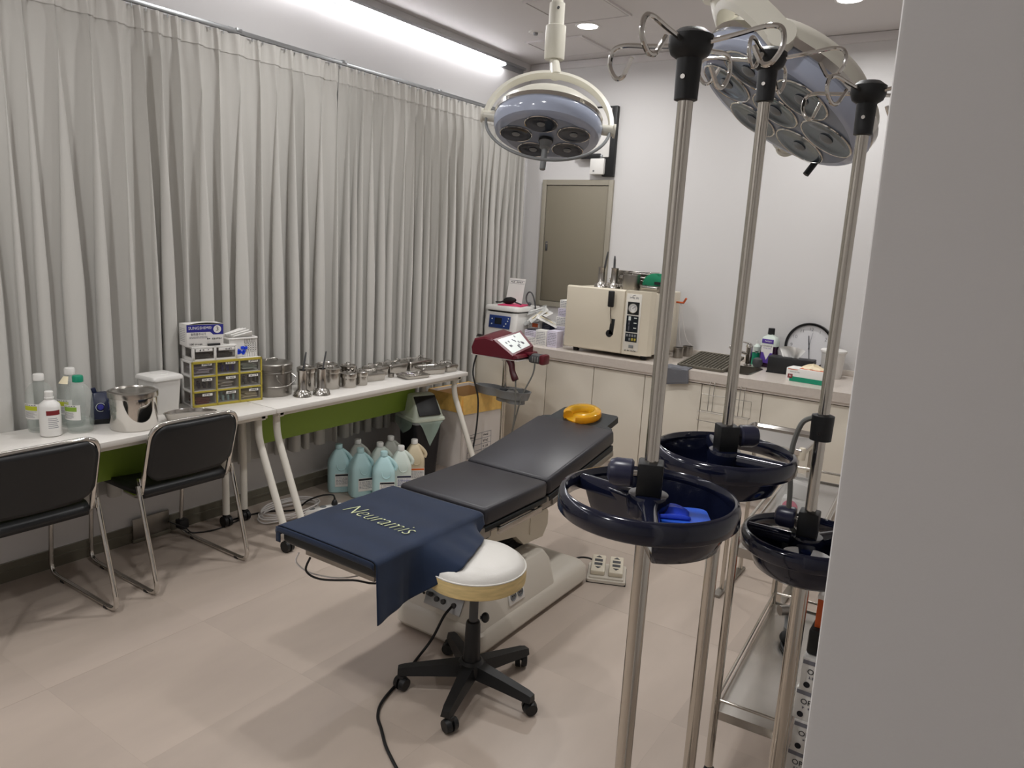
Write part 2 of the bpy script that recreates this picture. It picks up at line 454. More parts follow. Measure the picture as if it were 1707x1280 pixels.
curtain(-1.2, 1.425, 0.31, 'white pleated curtain at the end beside the chairs', 1)
curtain(1.41, 3.28, 0.30, 'white pleated curtain behind the drawer cabinet and water bottles', 2)
curtain(3.285, 4.72, 0.31, 'white pleated curtain behind the steel canisters and trays', 3, 0.092)
curtain(4.725, 5.36, 0.875, 'short white pleated curtain hanging down to the counter', 4, 0.08, -0.03)

# ------------------------------------------------------------------ back wall: counter run
YC = 4.75; ZC = 0.85
seams = [XL, -3.23, -2.83, -2.43, -2.03, -1.62, -1.22, -0.82, -0.42, -0.02, 0.38]
where = ['under the short curtain', 'behind the laser cart', 'behind the laser cart pole', 'under the autoclave door', 'under the autoclave panel', 'under the drying mat', 'with the wire rack, below the sink', 'below the tissue box', 'at the far end of the counter, below the glove box', 'at the very end of the counter']
for i in range(len(seams) - 1):
    a, b_ = seams[i], seams[i + 1]; wd = b_ - a
    t = thing('base_cabinet', 'cream base cabinet ' + where[i], 'cabinet', ((a + b_) / 2, YC, 0), group='cream base cabinets under the counter')
    obj('body', B().box((0, 0.35, 0.38 if i in (4, 5, 6) else 0.44), (wd - 0.002, 0.66, 0.58 if i in (4, 5, 6) else 0.70)).box((0, 0.37, 0.045), (wd - 0.002, 0.6, 0.09)), 'cabinet', t, smooth=False)
    obj('door', B().box((0, 0.009, 0.43), (wd - 0.005, 0.018, 0.67), bev=0.0015), 'cabinet', t)
    obj('plinth', B().box((0, 0.05, 0.045), (wd - 0.001, 0.02, 0.088)), 'baseboard' if i > 9 else 'counter', t, smooth=False)
# worktop with a sink cut-out
SX0, SX1, SY0, SY1 = -1.80, -1.36, 4.86, 5.22
b = B(); zt0, zt1 = 0.79, ZC; X0, X1, Y0, Y1 = XL + 0.002, 0.38, 4.722, YB - 0.002
b.box(((X0 + SX0) / 2, (Y0 + Y1) / 2, (zt0 + zt1) / 2), (SX0 - X0, Y1 - Y0, zt1 - zt0))
b.box(((X1 + SX1) / 2, (Y0 + Y1) / 2, (zt0 + zt1) / 2), (X1 - SX1, Y1 - Y0, zt1 - zt0))
b.box(((SX0 + SX1) / 2, (Y0 + SY0) / 2, (zt0 + zt1) / 2), (SX1 - SX0, SY0 - Y0, zt1 - zt0))
b.box(((SX0 + SX1) / 2, (Y1 + SY1) / 2, (zt0 + zt1) / 2), (SX1 - SX0, Y1 - SY1, zt1 - zt0))
t = thing('worktop', 'pale beige stone worktop running along the back wall', 'worktop', (0, 0, 0))
obj('slab', b, 'counter', t, smooth=False)
obj('backsplash', B().box(((X0 + X1) / 2, YB - 0.012, ZC + 0.02), (X1 - X0, 0.02, 0.04), bev=0.003), 'counter', t)
obj('under_lip', B().box(((X0 + X1) / 2, 4.738, 0.782), (X1 - X0, 0.014, 0.018)), 'counter', t, smooth=False)
t = thing('sink', 'stainless steel sink bowl set into the worktop', 'sink', ((SX0 + SX1) / 2, (SY0 + SY1) / 2, ZC - 0.18))
wd, dp = (SX1 - SX0) / 2, (SY1 - SY0) / 2
rows = [[(x_ * k, y_ * k, z_) for x_, y_ in rrect(2 * wd, 2 * dp, 0.05)] for k, z_ in ((1.04, 0.183), (0.99, 0.183), (0.97, 0.02), (0.9, 0.0), (0.2, -0.004))]
obj('bowl', B().rings(rows, cap0=False), 'steel', t)
obj('drain', B().lathe([(0, 0.004), (0.03, 0.004), (0.035, -0.002)], n=16), 'steel_dull', t)
t = thing('faucet', 'chrome lever faucet standing beside the sink', 'faucet', (-1.485, 5.275, ZC))
obj('body', B().lathe([(0.0, 0), (0.028, 0), (0.028, 0.01), (0.022, 0.015), (0.022, 0.13), (0.025, 0.135), (0.02, 0.155), (0, 0.158)], n=20), 'chrome', t)
obj('spout', B().tube([(0, 0, 0.08), (-0.05, -0.05, 0.10), (-0.10, -0.11, 0.135), (-0.105, -0.115, 0.12)], 0.011, 10), 'chrome', t)
obj('lever', B().box((-0.035, -0.01, 0.165), (0.10, 0.016, 0.008), bev=0.003, rot=(0, R(8), 0)), 'chrome', t)

# electrical distribution panel recessed in the back wall
t = thing('electrical_panel', 'olive grey metal electrical panel door on the back wall', 'panel', (-3.06, YB, 1.10))
pw, ph_ = 0.655, 1.04
b = B()
for s in (-1, 1): b.box((s * (pw / 2 - 0.02), -0.012, ph_ / 2), (0.04, 0.024, ph_), bev=0.002)
b.box((0, -0.012, ph_ - 0.02), (pw - 0.08, 0.024, 0.04)); b.box((0, -0.012, 0.02), (pw - 0.08, 0.024, 0.04))
obj('frame', b, 'panel_frame', t)
obj('door', B().box((0, -0.008, ph_ / 2), (pw - 0.09, 0.016, ph_ - 0.09), bev=0.002), 'panel_grey', t)
obj('handle', B().box((-0.255, -0.019, 0.5), (0.02, 0.006, 0.075), bev=0.002).box((-0.253, -0.023, 0.485), (0.009, 0.006, 0.03), bev=0.002), 'grey_dark', t)
obj('latch', B().lathe([(0.0, 0.004), (0.007, 0.003), (0.009, 0)], c=(-0.252, -0.022, 0.52), rot=Matrix.Rotation(R(90), 3, 'X'), n=12), 'chrome', t)
# X-ray style clip board / light box above it
t = thing('film_viewer', 'slim silver film viewer with dark edge above electrical panel', 'light box', (-2.86, YB, 2.16))
obj('casing', B().box((0.075, -0.02, 0.27), (0.10, 0.04, 0.53), bev=0.006).box((-0.10, -0.02, 0.505), (0.28, 0.04, 0.06), bev=0.006), 'black', t)
obj('front_panel', B().box((-0.07, -0.035, 0.335), (0.30, 0.024, 0.37), bev=0.008), 'white_plastic', t)
obj('clip_bar', B().box((-0.075, -0.052, 0.158), (0.175, 0.018, 0.04), bev=0.004), 'black', t)
for xx in (0.02, -0.175): obj('clip_end', B().box((xx, -0.048, 0.155), (0.02, 0.02, 0.03), bev=0.004), 'alu', t)
obj('control_box', B().box((-0.01, -0.035, 0.08), (0.125, 0.06, 0.125), bev=0.01), 'white_plastic', t)
obj('control_button', B().lathe([(0, 0.004), (0.006, 0.003), (0.008, 0)], c=(-0.035, -0.066, 0.045), rot=Matrix.Rotation(R(90), 3, 'X'), n=12), 'grey_plastic', t)
obj('round_sticker', B().lathe([(0, 0.001), (0.016, 0.001), (0.016, 0)], c=(-0.015, -0.048, 0.335), rot=Matrix.Rotation(R(90), 3, 'X'), n=16), 'seal_mark', t)

# ================================================================== desks along the curtains
ZT = 0.72
def desk(y0, y1, lab):
    t = thing('desk', lab, 'desk', (-3.26, (y0 + y1) / 2, 0), group='white desks along the curtains')
    L = y1 - y0
    obj('tabletop', B().box((0, 0, ZT - 0.0125), (0.42, L, 0.025), bev=0.002), 'white_laminate', t)
    obj('apron', B().box((0.165, 0, ZT - 0.037), (0.03, L - 0.06, 0.024), bev=0.003).box((-0.165, 0, ZT - 0.037), (0.03, L - 0.06, 0.024), bev=0.003), 'white_metal', t)
    obj('modesty_panel', B().box((-0.06, -0.08, 0.575), (0.016, L - 0.34, 0.235), bev=0.002), 'green_panel', t)
    for s in (-1, 1):
        yy = s * (L / 2 - 0.055)
        obj('crossbar', B().box((0, yy, ZT - 0.04), (0.36, 0.03, 0.03), bev=0.004), 'white_metal', t)
        lf = obj('leg', B().tube(fillet([(0.135, yy, ZT - 0.03), (0.135, yy, 0.57), (0.36, yy, 0.065)], 0.10, 8), 0.019, 14), 'white_metal', t, label='slanting white tubular front leg')
        lb = obj('leg', B().tube([(-0.15, yy, ZT - 0.03), (-0.15, yy, 0.07)], 0.019, 14), 'white_metal', t, label='straight white tubular rear leg')
        for l_, px in ((lf, 0.36), (lb, -0.15)):
            obj('caster', B().tube([(px, yy - 0.022, 0.03), (px, yy - 0.004, 0.03)], 0.03, 18).tube([(px, yy + 0.004, 0.03), (px, yy + 0.022, 0.03)], 0.03, 18).box((px, yy, 0.052), (0.035, 0.03, 0.03), bev=0.006), 'black', l_)
    return t
desk(0.815, 2.432, 'white top desk with green panel, beside the two chairs')
desk(2.438, 4.06, 'white top desk with green panel, under steel canisters and trays')

# ------------------------------------------------------------------ sled base chairs
def chair(loc, lab):
    t = thing('chair', lab, 'chair', loc, group='black chairs at the desk')
    W = 0.235
    for s in (-1, 1):
        y = s * W
        obj('sled_frame', B().tube(fillet([(-0.20, y * 0.94, 0.425), (-0.24, y, 0.43), (-0.285, y, 0.011), (0.295, y, 0.011), (0.165, y, 0.49)], [0, 0.03, 0.07, 0.07, 0], 7), 0.0105, 10), 'chrome', t)
        for px in (-0.17, 0.20):
            obj('glide', B().box((px, y, 0.006), (0.03, 0.022, 0.014), bev=0.003), 'black', t)
        obj('hinge_plate', B().box((0.166, y - s * 0.008, 0.485), (0.022, 0.012, 0.075), bev=0.004, rot=(0, R(-12), 0)), 'chrome', t)
    obj('back_frame', B().tube(fillet([(0.02, -W + 0.02, 0.428), (0.15, -W + 0.018, 0.425), (0.255, -W + 0.02, 0.775), (0.255, W - 0.02, 0.775), (0.15, W - 0.018, 0.425), (0.02, W - 0.02, 0.428)], [0, 0.05, 0.07, 0.07, 0.05, 0], 7), 0.0105, 10), 'chrome', t)
    # backrest: curved, rounded slab between the tubes
    def fb(u, v):
        y = (u - 0.5) * 2; zz = 0.505 + 0.262 * v
        half = W - 0.024 - (0.05 * max(0, (v - 0.72) / 0.28) ** 2.2) - (0.055 * max(0, (0.22 - v) / 0.22) ** 2)
        x = 0.150 + 0.105 * (zz - 0.425) / 0.35 + 0.022 * (1 - y * y)
        return (x, y * half, zz + 0.0 * y)
    obj('backrest', B().grid(fb, 18, 14), 'black_vinyl', t, solid=0.026)
    def fs(u, v):
        y = (u - 0.5) * 2; x = -0.245 + 0.40 * v
        hw = 0.222 - 0.02 * max(0, (0.25 - v) / 0.25) ** 2 - 0.015 * max(0, (v - 0.8) / 0.2) ** 2
        return (x, y * hw, 0.452 - 0.012 * (1 - y * y) * math.sin(PI * v) - 0.018 * max(0, (0.2 - v) / 0.2) ** 2 - 0.02 * max(0, (v - 0.85) / 0.15) ** 2)
    obj('seat', B().grid(fs, 16, 16), 'black_vinyl', t, solid=0.034)
    return t
chair((-3.215, 1.275, 0), 'black vinyl chair on chrome sled base, beside the bottles of water')
chair((-3.225, 1.93, 0), 'black vinyl chair on chrome sled base, in front of the drawer cabinet')

# ------------------------------------------------------------------ bottles
def bottle_clear(loc, lab, cap, band, hh=0.25, r=0.055, fill=0.045, neck_label=False):
    t = thing('saline_bottle', lab, 'bottle', loc, group='clear saline bottles on the desk')
    k = hh / 0.25
    obj('bottle_body', B().lathe([(0.0, 0.006), (r * 0.5, 0.004), (r * 0.86, 0.0), (r * 0.95, 0.012), (r, 0.03), (r * 0.97, 0.036), (r, 0.042), (r, 0.13 * k), (r * 0.97, 0.155 * k), (r * 0.86, 0.185 * k), (r * 0.62, 0.205 * k), (0.021, 0.216 * k), (0.0195, 0.228 * k)], n=28), 'clear_bottle', t)
    obj('liquid', B().lathe([(0, 0.009), (r * 0.8, 0.008), (r * 0.9, 0.016), (r * 0.94, fill), (0, fill)], n=28), 'water', t)
    obj('cap', B().lathe([(0.0205, 0.222 * k), (0.0215, 0.223 * k), (0.0215, 0.246 * k), (0.019, 0.25 * k), (0, 0.25 * k)], n=24), cap, t)
    def sect(a0, a1, z0, z1, rr, m, nm, par):
        def f(u, v):
            a = a0 + (a1 - a0) * u; return (rr * math.cos(a), rr * math.sin(a), z0 + (z1 - z0) * v)
        return obj(nm, B().grid(f, 12, 2), m, par)
    A = -0.35 - PI / 4
    l_ = sect(A - 0.75, A + 0.75, 0.062, 0.128, r + 0.001, 'paper', 'label', t)
    sect(A - 0.6, A + 0.5, 0.100, 0.119, r + 0.0016, band, 'colour_band', l_)
    b = B(); rnd = random.Random(hash(lab) % 99)
    for i in range(7):
        z = 0.094 - i * 0.0042; a0 = A - 0.55
        a1 = A + rnd.uniform(0.1, 0.5)
        def f(u, v, z=z, a0=a0, a1=a1): a = a0 + (a1 - a0) * u; return ((r + 0.0018) * math.cos(a), (r + 0.0018) * math.sin(a), z + 0.0014 * v)
        b.grid(f, 6, 1)
    for i in range(5):
        a0 = A - 0.5 + i * 0.2
        def f(u, v, a0=a0): a = a0 + 0.12 * u; return ((r + 0.0018) * math.cos(a), (r + 0.0018) * math.sin(a), 0.1215 + 0.0035 * v)
        b.grid(f, 2, 1)
    obj('print', b, 'ink_grey', l_)
    if neck_label:
        def f(u, v):
            a = A - 0.5 + u * 1.0; z = 0.213 * k - v * 0.03; rr = 0.026 + (0.213 * k - z) * 0.75
            return (rr * math.cos(a), rr * math.sin(a), z + 0.004)
        obj('neck_tag', B().grid(f, 8, 4), 'glove', t)
    return t
bottle_clear((-3.405, 1.472, ZT), 'clear saline bottle with white cap and lime label', 'white_plastic', 'ink_lime', 0.25)
bottle_clear((-3.405, 1.60, ZT), 'clear bottle with white cap and cream tag around its neck', 'white_plastic', 'ink_lime', 0.262, neck_label=True)
bottle_clear((-3.285, 1.575, ZT), 'clear saline bottle with dark green cap and green label', 'ink_teal', 'ink_green', 0.248, fill=0.05)
t = thing('disinfectant_bottle', 'opaque white plastic bottle with brown and white side label', 'bottle', (-3.30, 1.462, ZT))
obj('bottle_body', B().lathe([(0, 0.003), (0.035, 0), (0.041, 0.005), (0.041, 0.125), (0.038, 0.138), (0.022, 0.152), (0.0165, 0.156), (0.0165, 0.165)], n=28), 'white_plastic', t)
obj('cap', B().lathe([(0.0175, 0.16), (0.0185, 0.161), (0.0185, 0.167), (0.016, 0.168), (0.0165, 0.19), (0.014, 0.193), (0, 0.193)], n=24), 'white_plastic', t)
def band(a0, a1, z0, z1, rr, m, nm, par):
    def f(u, v):
        a = a0 + (a1 - a0) * u; return (rr * math.cos(a), rr * math.sin(a), z0 + (z1 - z0) * v)
    return obj(nm, B().grid(f, 12, 2), m, par)
l_ = band(-0.75, 0.55, 0.03, 0.115, 0.0416, 'paper', 'label', t)
band(-0.75, 0.55, 0.095, 0.115, 0.042, 'ink_red', 'label_header', l_)
for i in range(6): band(-0.62, 0.35 - 0.08 * (i % 3), 0.04 + 0.008 * i, 0.0425 + 0.008 * i, 0.042, 'ink_grey', 'print_line', l_)

# ------------------------------------------------------------------ small navy device
t = thing('table_device', 'small navy blue device with round dial, behind bottles', 'device', (-3.385, 1.715, ZT), R(-25))
rows = []
for z_, x0, x1, hw in ((0.0, -0.045, 0.05, 0.042), (0.03, -0.045, 0.05, 0.042), (0.10, -0.035, 0.03, 0.036), (0.135, -0.028, 0.005, 0.028)):
    rows.append([Vector((x_, y_, z_)) for x_, y_ in [(p[0] * (x1 - x0) + (x0 + x1) / 2, p[1] * 2 * hw) for p in rrect(1, 1, 0.18)]])
obj('housing', B().rings(rows), 'navy_device', t)
obj('base_plate', B().box((0.002, 0, 0.012), (0.102, 0.09, 0.024), bev=0.006), 'black', t)
rd = Matrix.Rotation(R(73), 3, 'Y')
obj('dial', B().lathe([(0, 0.012), (0.012, 0.011), (0.014, 0)], c=(0.041, 0, 0.076), rot=rd, n=20), 'ink_blue', t)
obj('dial_scale', B().tube([Vector((0.0425, 0, 0.076)) + rd @ Vector((0.019 * math.cos(a), 0.019 * math.sin(a), 0.001)) for a in [R(120) + R(270) * i / 14 for i in range(15)]], 0.0012, 5), 'screen_white', t)
obj('antenna_tab', B().box((-0.02, -0.022, 0.142), (0.012, 0.02, 0.028), bev=0.004, rot=(R(15), 0, 0)), 'navy_device', t)
obj('phone_pad', B().box((0, 0, 0.006), (0.09, 0.10, 0.012), bev=0.003), 'black', label='flat black pad lying behind the steel drum', cat='pad', loc=(-3.40, 1.835, ZT))

# ------------------------------------------------------------------ steel canisters
def canister(loc, r, h, lab, knob=True, m='steel', lid_over=0.012, group='steel canisters on the desk', handle=False):
    t = thing('steel_canister', lab, 'canister', loc, group=group)
    obj('body', B().lathe([(0, 0.0), (r * 0.96, 0.0), (r, 0.005), (r, h - 0.03), (r * 0.97, h - 0.030)], n=36), m, t)
    obj('lid', B().lathe([(r * 0.98, h - 0.034), (r + 0.005, h - 0.033), (r + 0.006, h - 0.03), (r + 0.006, h - 0.008), (r * 0.97, h - 0.004), (r * 0.90, h - 0.003), (r * 0.86, h - 0.008), (r * 0.3, h - 0.004), (0, h - 0.003)], n=36), 'steel', t)
    if knob:
        obj('lid_knob', B().tube(smooth([(-0.018, 0, h - 0.006), (-0.014, 0, h + 0.010), (0.014, 0, h + 0.010), (0.018, 0, h - 0.006)], 5), 0.0025, 6), 'steel', t)
    return t
canister((-3.195, 1.765, ZT), 0.098, 0.178, 'large polished steel drum with recessed lid, standing alone beside bottles', knob=False, m='chrome', group='steel canisters on the desk')
# big sterilising pot with side handles
t = thing('sterilising_drum', 'big dull steel sterilising drum with latch and handle ring', 'drum', (-3.362, 2.652, ZT))
r, h = 0.108, 0.19
obj('body', B().lathe([(0, 0), (r * 0.97, 0), (r, 0.006), (r, 0.05), (r + 0.003, 0.053), (r + 0.003, 0.056), (r, 0.059), (r, 0.125), (r + 0.004, 0.128), (r + 0.004, 0.133), (r, 0.136), (r, 0.15)], n=40), 'steel_dull', t)
obj('lid', B().lathe([(r + 0.002, 0.148), (r + 0.004, 0.15), (r + 0.004, 0.176), (r, 0.181), (r * 0.9, 0.184), (0, 0.19)], n=40), 'steel_dull', t)
obj('latch', B().box((r + 0.005, -0.015, 0.155), (0.008, 0.016, 0.05), bev=0.002), 'steel', t)
obj('lid_handle', B().tube(smooth([(0.0, -0.04, 0.187), (0.0, -0.03, 0.2), (0.0, 0.03, 0.2), (0.0, 0.04, 0.187)], 5), 0.003, 6), 'steel', t)
obj('side_handle', B().tube(smooth([(r * 0.93, 0.055, 0.125), (r * 0.95 + 0.03, 0.06, 0.10), (r + 0.018, 0.0, 0.062), (r * 0.95 + 0.012, -0.05, 0.10), (r * 0.96, -0.048, 0.125)], 5), 0.0022, 6), 'steel', t)
# forceps jars
def forceps_jar(loc, lab, ang, group, tool=True, cross=True):
    t = thing('forceps_jar', lab, 'jar', loc, group=group)
    b = B().lathe([(0, 0.0), (0.046, 0.0), (0.05, 0.004), (0.047, 0.012), (0.040, 0.028), (0.028, 0.036), (0.0255, 0.04), (0.0255, 0.142), (0.0275, 0.145), (0.0275, 0.149), (0.0235, 0.149), (0.0235, 0.045), (0, 0.045)], n=28)
    obj('jar_body', b, 'steel', t)
    hb = B()
    for ring, (rr, z_) in enumerate(((0.0445, 0.019), (0.0405, 0.0285))):
        for k in range(14 - 2 * ring):
            a = 2 * PI * k / (14 - 2 * ring) + ring * 0.2
            hb.ball((rr * math.cos(a), rr * math.sin(a), z_), (0.0035, 0.0035, 0.0035), 6)
    obj('holes', hb, 'steel_dull', t, kind='stuff')
    return t
def forceps(loc, ang, tilt, lab, L=0.20):
    t = thing('forceps', lab, 'forceps', loc, ang, group='long forceps standing in jars')
    ax = Vector((math.sin(tilt), 0, math.cos(tilt)))
    for s in (-1, 1):
        obj('blade', B().tube([ax * 0 + Vector((0, s * 0.003, 0)), ax * (L * 0.45) + Vector((0, s * 0.007, 0)), ax * (L * 0.85) + Vector((0, s * 0.005, 0)), ax * L + Vector((0, s * 0.001, 0))], [0.0025, 0.004, 0.0045, 0.0035], 6), 'grey_dark', t)
    return t
forceps_jar((-3.20, 2.73, ZT), 'slim steel forceps jar with perforated foot, beside the big drum', 0, 'forceps jars on the desk')
forceps_jar((-3.165, 2.838, ZT), 'slim steel forceps jar with perforated foot, standing beside the other forceps jar', 0, 'forceps jars on the desk')
forceps((-3.207, 2.721, ZT + 0.046), R(60), R(9), 'dark long forceps in the jar beside the drum', 0.205)
forceps((-3.172, 2.829, ZT + 0.046), R(50), R(10), 'dark long forceps in the second slim jar', 0.205)
canister((-3.315, 2.86, ZT), 0.05, 0.14, 'narrow steel canister half hidden between the two forceps jars')
canister((-3.27, 3.0, ZT), 0.058, 0.128, 'medium steel canister in front of the one with flat lid')
canister((-3.385, 3.075, ZT), 0.06, 0.128, 'medium steel canister standing close to the curtain', knob=False)
canister((-3.22, 3.10, ZT), 0.044, 0.092, 'small steel canister between medium and smallest canister')
canister((-3.32, 3.19, ZT), 0.046, 0.115, 'steel canister behind the two smallest ones')
canister((-3.215, 3.20, ZT), 0.036, 0.09, 'smallest steel canister with a loop on its lid')
# instrument trays
def lidded_tray(loc, rz, wd, dp, h, lab, lid=True):
    t = thing('instrument_tray', lab, 'tray', loc, rz, group='steel trays on the desk')
    def row(k, z_): return [(x_ * k, y_ * k, z_) for x_, y_ in rrect(wd, dp, 0.02)]
    obj('tray_body', B().rings([row(0.86, 0.0), row(0.9, 0.003), row(0.96, h - 0.004), row(1.0, h - 0.003), row(1.0, h), row(0.95, h), row(0.88, 0.006), row(0.2, 0.005)], cap0=True), 'steel', t)
    if lid:
        obj('lid', B().rings([row(1.01, h - 0.001), row(1.015, h + 0.005), row(0.97, h + 0.012), row(0.9, h + 0.014), row(0.86, h + 0.010), row(0.3, h + 0.012)], cap0=True), 'steel', t)
        for s in (-1, 1):
            obj('lid_handle', B().tube(smooth([(s * wd * 0.25, -0.026, h + 0.010), (s * wd * 0.26, -0.022, h + 0.032), (s * wd * 0.26, 0.022, h + 0.032), (s * wd * 0.25, 0.026, h + 0.010)], 5), 0.0024, 6), 'chrome', t)
    return t
lidded_tray((-3.30, 3.335, ZT), R(80), 0.21, 0.14, 0.040, 'lidded steel tray beside the smallest canister')
lidded_tray((-3.385, 3.495, ZT), R(88), 0.15, 0.12, 0.045, 'lidded steel tray between two others, behind a small knob')
lidded_tray((-3.385, 3.665, ZT), R(85), 0.17, 0.13, 0.050, 'lidded steel tray behind the tray of instruments')
lidded_tray((-3.375, 3.875, ZT), R(85), 0.22, 0.14, 0.052, 'lidded steel tray nearest the curtain by the cardboard box')
lidded_tray((-3.19, 3.82, ZT), R(72), 0.19, 0.12, 0.036, 'lidded steel tray with upright handles, beside the tray of instruments')
lidded_tray((-3.19, 3.985, ZT), R(86), 0.11, 0.15, 0.036, 'shallow lidded steel tray at the end of the desk')
ot = lidded_tray((-3.17, 3.622, ZT), R(78), 0.20, 0.135, 0.022, 'open steel tray filled with loose instruments', lid=False)
rnd = random.Random(5)
for i in range(9):
    x_, y_ = rnd.uniform(-0.05, 0.05), rnd.uniform(-0.03, 0.03); a = rnd.uniform(0, PI); dx, dy = 0.034 * math.cos(a), 0.025 * math.sin(a)
    z_ = 0.012 + 0.0025 * i
    it = obj('instrument', B().tube([(-dx, -dy, 0), (dx * 0.4, dy * 0.4, 0.001), (dx, dy, 0.0)], [0.0035, 0.003, 0.0015], 6), 'chrome' if i % 3 else 'paper_lilac', label='small metal instrument lying in the open steel tray', cat='instrument', group='instruments in the open tray', loc=(-3.17 + x_ * 0.4 - y_, 3.622 + x_, ZT + z_))
t = thing('steel_cup', 'tiny dull steel cup in front of the trays', 'cup', (-3.265, 3.515, ZT))
obj('cup_body', B().lathe([(0, 0), (0.018, 0), (0.02, 0.003), (0.02, 0.024), (0.017, 0.024), (0.016, 0.006), (0, 0.006)], n=20), 'steel_dull', t)
obj('cup_rim', B().lathe([(0.017, 0.0235), (0.0215, 0.0235), (0.0215, 0.026), (0.017, 0.026)], n=20, cap=False), 'steel', t)
# kidney dish
t = thing('kidney_dish', 'shallow steel kidney dish in front of the drawer cabinet', 'dish', (-3.165, 2.02, ZT), R(66))
def kid(k, z_):
    out = []
    for i in range(40):
        a = 2 * PI * i / 40; x_ = 0.118 * math.cos(a); y_ = 0.05 * math.sin(a)
        y_ += 0.030 * (1 - (x_ / 0.118) ** 2) * 1.0 - 0.02
        if math.sin(a) < 0: y_ += 0.018 * (1 - (x_ / 0.118) ** 2)
        out.append((x_ * k, y_ * k, z_))
    return out
obj('dish_body', B().rings([kid(0.72, 0.0), kid(0.86, 0.006), kid(0.97, 0.034), kid(1.0, 0.036), kid(1.0, 0.038), kid(0.95, 0.037), kid(0.84, 0.009), kid(0.6, 0.004)]), 'steel', t)
obj('dish_rim', B().tube(kid(1.0, 0.037), 0.0018, 6, closed=True), 'chrome', t)
# white square bin
t = thing('plastic_bin', 'small square white plastic bin with hole in lid, behind steel drum', 'bin', (-3.385, 2.005, ZT), R(3))
def sq(k, z_): return [(x_ * k, y_ * k, z_) for x_, y_ in rrect(0.15, 0.15, 0.02)]
obj('bin_body', B().rings([sq(0.80, 0), sq(0.82, 0.003), sq(0.98, 0.172)]), 'white_plastic', t)
obj('bin_lid', B().rings([sq(1.0, 0.165), sq(1.09, 0.168), sq(1.10, 0.176), sq(1.03, 0.186), sq(0.9, 0.19)]), 'white_plastic', t)
obj('lid_opening', B().lathe([(0.0, 0.1925), (0.042, 0.1925), (0.045, 0.19)], n=20, sx=1, sy=0.8), 'white_plastic', t)

# ------------------------------------------------------------------ drawer cabinet (3 x 3), front faces +x
t = thing('drawer_cabinet', 'white small-parts cabinet of nine smoky drawers with yellow trim', 'cabinet', (-3.312, 2.335, ZT), R(-10))
DW, DH, DD = 0.375, 0.235, 0.13
b = B()
for z_ in (0.006, DH - 0.006, DH / 3, 2 * DH / 3): b.box((-DD / 2, 0, z_), (DD, DW, 0.010), bev=0.002)
b.box((-DD + 0.003, 0, DH / 2), (0.006, DW, DH))
for k in range(1, 3): b.box((-DD / 2, -DW / 2 + DW * k / 3, DH / 2), (DD, 0.005, DH))
for s in (-1, 1):
    for x_ in (-0.011, -DD + 0.012): b.box((x_, s * (DW / 2 - 0.004), DH / 2), (0.022, 0.008, DH), bev=0.001)
obj('carcass', b, 'white_plastic', t)
b = B()
for z_ in (0.006, DH - 0.006, DH / 3, 2 * DH / 3): b.box((0.004, 0, z_), (0.010, DW, 0.008 if 0.01 < z_ < DH - 0.01 else 0.012), bev=0.001)
for k in range(4): b.box((0.004, -DW / 2 + 0.004 + (DW - 0.008) * k / 3, DH / 2), (0.010, 0.008, DH), bev=0.001)
obj('yellow_trim', b, 'yellow_trim', t)
for s in (-1, 1):
    for k in range(3):
        obj('side_pane', B().box((-DD / 2, s * (DW / 2 - 0.005), DH * (k + 0.5) / 3), (DD - 0.05, 0.003, DH / 3 - 0.022)), 'smoke_pane', t)
cols = ['paper_lilac', 'ink_blue', 'jug_white', 'navy_device', 'card', 'grey_cloth', 'ink_red', 'jug_blue', 'glove']
rnd = random.Random(11)
for i in range(3):
    for k in range(3):
        yc = -DW / 2 + DW * (k + 0.5) / 3; zc = DH - DH * (i + 0.5) / 3
        d = obj('drawer', B().box((0.002, yc, zc), (0.004, DW / 3 - 0.013, DH / 3 - 0.014), bev=0.001), 'smoke_pane', t)
        cb = B(); c_ = cols[i * 3 + k]
        for j in range(7):
            if (i + k) % 2: cb.cyl((-0.03 - 0.05 * (j % 2), yc - 0.042 + j * 0.014, zc - 0.026), (-0.03 - 0.05 * (j % 2), yc - 0.042 + j * 0.014, zc + rnd.uniform(0.0, 0.012)), 0.0065, n=10)
            else: cb.box((-0.05 + rnd.uniform(-0.02, 0.01), yc + rnd.uniform(-0.012, 0.012), zc - 0.024 + j * 0.0048), (0.07, rnd.uniform(0.06, 0.078), 0.0042), rot=(0, 0, rnd.uniform(-0.1, 0.1)))
        obj('contents', cb, c_, d, kind='stuff')
        lb = obj('drawer_label', B().box((0.0048, yc + 0.014, zc + 0.022), (0.001, 0.052, 0.013)), 'paper', d)
for i in range(3):
    for k in range(3):
        yc = -DW / 2 + DW * (k + 0.5) / 3 + 0.014; zc = DH - DH * (i + 0.5) / 3 + 0.022
        scrawl('drawer_print', frame((0.0056, yc, zc), (0, 1, 0), (1, 0, 0)), 0.038, 0.008, 'ink', t, i * 3 + k, 6)
